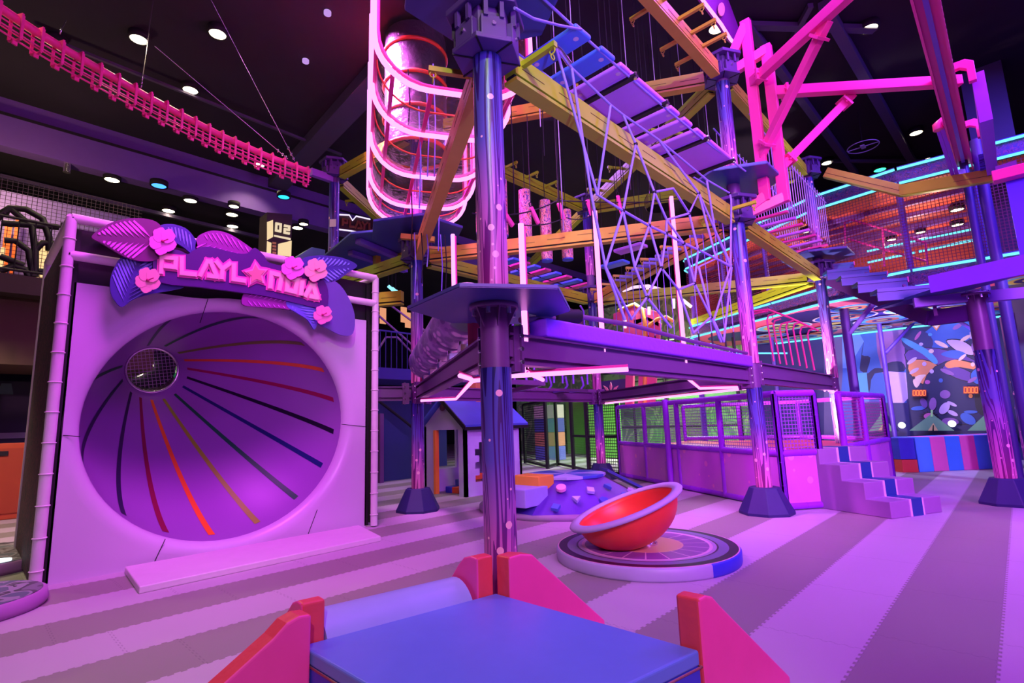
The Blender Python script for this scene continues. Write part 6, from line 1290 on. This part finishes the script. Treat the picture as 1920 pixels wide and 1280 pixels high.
# numbered banner column
nb = thing('number_banner', 'lit yellow banner column numbered 02 rising behind the funnel frame', 'banner', YP(524, 480, 13.5)); NY = 13.5
b = MB(); q_ = [YP(501, 398, NY), YP(548, 402, NY)]; b.prism(q_+[V3((q_[1].x, NY, 0)), V3((q_[0].x, NY, 0))], Yv*.5); obj('column_box', b, mat('banner_dark', (60, 44, 46), .6), nb)
GLOW = emit('warm_panel', (1.0, .74, .42), .95)
b = MB(); b.prism([YP(px, py, NY-.02) for px, py in ((522, 457), (547, 451), (546, 481), (521, 478))], Yv*.015); b.prism([YP(px, py, NY-.02) for px, py in ((501, 452), (509, 455), (508, 477), (500, 476))], Yv*.015); b.prism([YP(px, py, NY-.02) for px, py in ((501, 416), (512, 412), (512, 444), (501, 450))], Yv*.015); obj('lit_panel', b, GLOW, nb)
b = MB()
for ch, q in (('0', ((516, 417), (528, 419), (527, 436), (515, 434))), ('2', ((532, 421), (544, 423), (543, 440), (531, 438)))): glyph(b, ch, q, 4, NY-.03, .03)
b.prism([YP(px, py, NY-.02) for px, py in ((514, 440), (545, 446), (545, 450), (514, 443))], Yv*.015); obj('numerals', b, emit('warm_numerals', (1.0, .8, .55), .85), nb)
b = MB()
for k in range(4): b.prism([YP(px, py, NY-.03) for px, py in ((511, 453+k*6), (518, 454+k*6), (518, 458+k*6), (511, 457+k*6))], Yv*.01)
obj('ladder_print', b, mat('ladder_yellow', (230, 190, 110), .5), nb)
b = MB(); q_ = [YP(px, py, 11.8) for px, py in ((558, 480), (585, 463), (610, 468))]; b.prism(q_+[V3((q_[2].x, 11.8, 0)), V3((q_[0].x, 11.8, 0))], Yv*.5); obj('teal_cabinet', b, mat('teal_box_paint', (80, 120, 140), .5), label='tall teal cabinet behind the funnel, its top showing over the sign', cat='cabinet', bev=.01)
# arch mezzanine over the orange cabinet
AY = 13.0
am = thing('arched_balcony', 'black arched balcony with warm lit mesh over the orange cabinet', 'balcony', YP(50, 520, AY))
zb_ = YP(50, 517, AY).z
b = MB(); b.bx(-6, 2.6, AY, AY+3.2, zb_-.35, zb_); obj('deck', b, mat('balcony_deck', (56, 42, 36), .7), am)
b = MB()
for x in (-1.9, -1.0, .05, 1.05, 2.0): b.tube([V3((x, AY, zb_)), V3((x, AY, zb_+1.15))], .018, 6)
b.tube([V3((-6, AY, zb_+1.1)), V3((2.5, AY, zb_+1.05))], .025, 6); b.tube([V3((-6, AY, zb_+.08)), V3((2.5, AY, zb_+.08))], .025, 6)
for i in range(24): x = -3+i*.23; b.cyl((x, AY, zb_), (x, AY, zb_+1.08), .011, n=5)
obj('railing', b, BLACK, am)
b = MB()
for pts in ([(-30, 440), (0, 402), (18, 390), (48, 392), (80, 410), (92, 445), (92, 470)], [(8, 402), (22, 393), (60, 425), (66, 470), (66, 518)], [(8, 450), (30, 452), (54, 470), (62, 518)], [(0, 508), (26, 498), (48, 505), (54, 520)], [(0, 480), (20, 488), (45, 498)], [(66, 468), (80, 455), (108, 457)], [(4, 418), (110, 426)], [(72, 508), (110, 512)]): b.tube([YP(px, py, AY+.3) for px, py in pts], .06, 8)
obj('arch', b, BLACK, am)
netobj('mesh', [V3((-4, AY+.45, zb_)), V3((2.4, AY+.45, zb_)), V3((2.4, AY+.45, zb_+2.0)), V3((-4, AY+.45, zb_+2.0))], m_net('brown_mesh', .075, .009, (60, 44, 54)), am)
b = MB(); b.bx(-5, 2.6, AY+3.0, AY+3.1, zb_, zb_+2.6); obj('rear_wall', b, mat('lavender_wall', (150, 130, 200), .7), am)
b = MB(); yo = AY+2.6; b.bx(YP(6, 450, yo).x, YP(20, 450, yo).x, yo, yo+.1, zb_+.1, zb_+1.75); b.bx(YP(25, 450, yo).x, YP(34, 450, yo).x, yo, yo+.1, zb_+.5, zb_+1.9); obj('orange_panel', b, mat('orange_banner', (250, 120, 40), .6), am)
b = MB(); yo = AY+1.6; b.bx(YP(73, 480, yo).x, YP(110, 480, yo).x, yo, yo+.1, zb_+.1, YP(90, 462, yo).z); b.bx(YP(0, 480, yo).x, YP(9, 480, yo).x, yo, yo+.1, zb_+.2, zb_+.9); obj('lit_window', b, emit('warm_window', (1.0, .62, .28), 1.3), am)
l = bpy.data.lights.new('balcony_fill', 'POINT'); l.energy = 120; l.color = (1, .66, .40); l.shadow_soft_size = .15  # added point fill that warms the balcony inside, no bulb drawn
o = bpy.data.objects.new('balcony_fill', l); COL.objects.link(o); o.location = (.2, AY+1.8, zb_+2.2)
# stripe wall, orange cabinet, dark panels under the balcony
b = MB(); zs = YP(40, 715, 15.5).z; b.mi = 0; b.bx(-6, 2.8, 15.5, 15.6, 0, zs)
b.mi = 1
for k in range(5): z = .5+k*.26; b.bx(-6, 2.8, 15.47, 15.5, z, z+.12)
b.mi = 2
for k in range(14): b.prism([V3((-4+k*.5, 15.46, zs-.28)), V3((-3.75+k*.5, 15.46, zs-.28)), V3((-3.8+k*.5, 15.46, zs-.05)), V3((-3.95+k*.5, 15.46, zs-.05))], Yv*.02)
obj('striped_hoarding', b, [mat('navy_partition', (40, 42, 66), .6), mat('grey_stripe', (150, 150, 164), .6), mat('teal_marks', (70, 100, 110), .6)], label='navy partition with pale grey stripes left of the funnel', cat='partition')
oc = thing('orange_cabinet', 'orange-brown cabinet standing under the striped partition', 'cabinet', YP(20, 915, 14.2))
p = ZP(58, 912, 0); b = MB(); x1_ = YP(57, 870, 14.3).x; zc_ = YP(30, 830, 14.3).z; b.bx(x1_-2.4, x1_, 14.3, 14.9, 0, zc_); obj('body', b, mat('orange_cabinet_paint', (196, 84, 40), .5), oc, bev=.015)
b = MB(); b.bx(x1_-2.2, x1_-.12, 14.28, 14.31, .12, zc_-.1); obj('front_panel', b, mat('orange_panel_paint', (176, 72, 36), .5), oc)
b = MB()
for i in range(4): b.bx(x1_-1.2+i*.24, x1_-1.06+i*.24, 14.26, 14.29, zc_-.24, zc_-.15)
obj('vent', b, BLACK, oc)
b = MB(); b.bx(-6, 2.8, 13.4, 15.4, YP(50, 690, 14).z, zb_-.35); obj('balcony_soffit', b, mat('brown_soffit', (70, 50, 38), .8), label='dark brown band beneath the arched balcony', cat='soffit')
spot('corridor_lamp', (-.5, 11.8, zb_-.45), (-.5, 12.2, 0), 130, WARM, 420)
# round floor discs at left
for (ex, ey, r, lab) in ((45, 1128, .62, 'low round pad with purple side cut by the left edge, nearer one'), (72, 1046, .95, 'dark round pad with a white light, behind the funnel frame edge')):
    e = ZP(ex, ey, .1); c = e-V3((_rt.x, _rt.y, 0))*r; t = thing('floor_pad', lab, 'pad', V3((c.x, c.y, 0)), 'round pads at the left edge')
    c = V3((c.x, c.y, 0)); b = MB(); b.lathe([(.02, 0), (r, 0), (r+.02, .04), (r, .12), (r-.03, .13)], c, 40); obj('side', b, mat('mauve_side', (180, 120, 180), .5), t)
    b = MB(); b.cyl(c+Zv*.125, c+Zv*.135, r-.03, n=40); obj('top', b, m_blobs('pad_print', [(90, 100, 120), (150, 140, 160), (70, 60, 80), (120, 110, 130)], 3, .5), t)
    if r > .8: b = MB(); p = ZP(2, 1052, .14); b.cyl(p, p+Zv*.02, .09, n=18); obj('light', b, emit('pad_light', (.8, .95, 1), 2.0), t)
# stair mezzanine right of the funnel
sm = thing('fenced_gallery', 'dark fenced gallery with slanted stair rail between funnel and playhouse pole', 'gallery', V3((8.0, 15, 0)))
GY = 14.0; zg = YP(740, 690, GY).z
b = MB(); b.bx(4.9, 13, GY, GY+2.1, zg-.35, zg); obj('deck', b, mat('gallery_deck', (70, 50, 150), .6), sm)
b = MB()
for i in range(40): x = 5.0+i*.2; b.cyl((x, GY, zg), (x, GY, zg+1.15), .015, n=5)
b.tube([V3((4.9, GY, zg+1.15)), V3((13, GY, zg+1.15))], .03, 6); obj('railing', b, mat('indigo_rail', (70, 56, 150), .5), sm)
b = MB()
for pts in ([(706, 588), (800, 670)], [(732, 572), (800, 622)], [(706, 660), (724, 632), (745, 632), (800, 690)]): b.tube([YP(px, py, GY+.3) for px, py in pts], .035, 6)
obj('stair_rail', b, mat('mauve_rail', (170, 130, 170), .4), sm)
b = MB(); b.bx(4.9, 13, GY+2.0, GY+2.1, 0, zg-.4); obj('rear_panel', b, mat('navy_panel', (44, 44, 120), .6), sm)
b = MB()
for k, (px, py) in enumerate(((718, 592), (757, 590), (765, 600))): p = YP(px, py, GY+1.6); b.obox(p, V3((.12, 0, 0)), V3((0, .02, 0)), V3((0, 0, .28)))
obj('lit_banner', b, emit('warm_banner', (1.0, .42, .22), .8), sm)
nv = thing('navy_slide', 'navy side of a wide slide below the fenced gallery', 'slide', YP(740, 915, 13.2))
b = MB(); b.prism([YP(px, py, 13.2) for px, py in ((706, 770), (760, 815), (790, 860), (790, 905), (706, 912))], Yv*.6); obj('side_panel', b, mat('navy_slide_side', (36, 40, 110), .5), nv)
b = MB(); b.bar(YP(714, 775, 13.0), YP(714, 915, 13.0), .12, .12, Xv); obj('post', b, STEEL, nv)
b = MB(); b.tube([YP(px, py, 13.1) for px, py in ((706, 748), (760, 790), (790, 815))], .04, 6); obj('slide_rail', b, BLACK, nv)
for k, (px, py) in enumerate(((742, 545), (735, 540), (728, 536))):
    p = YP(px, py, 13.2); b = MB(); b.tube([p, p+V3((.2, 0, -.12))], .05, 6); cb = MB(); cb.cyl(p, V3((p.x, p.y, CEIL)), .006, n=5); obj('blue_tube_light', b, emit('ice_blue', (.3, .8, 1), 1.3), label='short ice blue light behind the funnel frame corner', cat='light', group='ice blue lights behind the funnel frame'); obj('light_cord', cb, ROPEB, COL.objects[-1])
p = YP(126, 312, 16.3); b = MB(); b.cyl(V3((p.x, 16.3, p.z-.16)), V3((p.x, 16.3, 8.27)), .075, n=14); obj('pipe_stub', b, CHROME, label='short chrome pipe stub on the purple bulkhead', cat='pipe')
for px, py, m_, r_, lab in ((264, 678, GREENL, .34, 'green lamp seen through the funnel hole'), (276, 684, LAMP, .26, 'white lamp seen through the funnel hole, upper one'), (259, 695, LAMP, .26, 'white lamp seen through the funnel hole, lower one')):
    p = YP(px, py, 33.75); b = MB(); b.lathe([(.002, .12), (r_, .08), (r_*1.1, 0), (.002, 0)], p, 20, -Yv); obj('wall_lamp', b, m_, label=lab, cat='lamp')
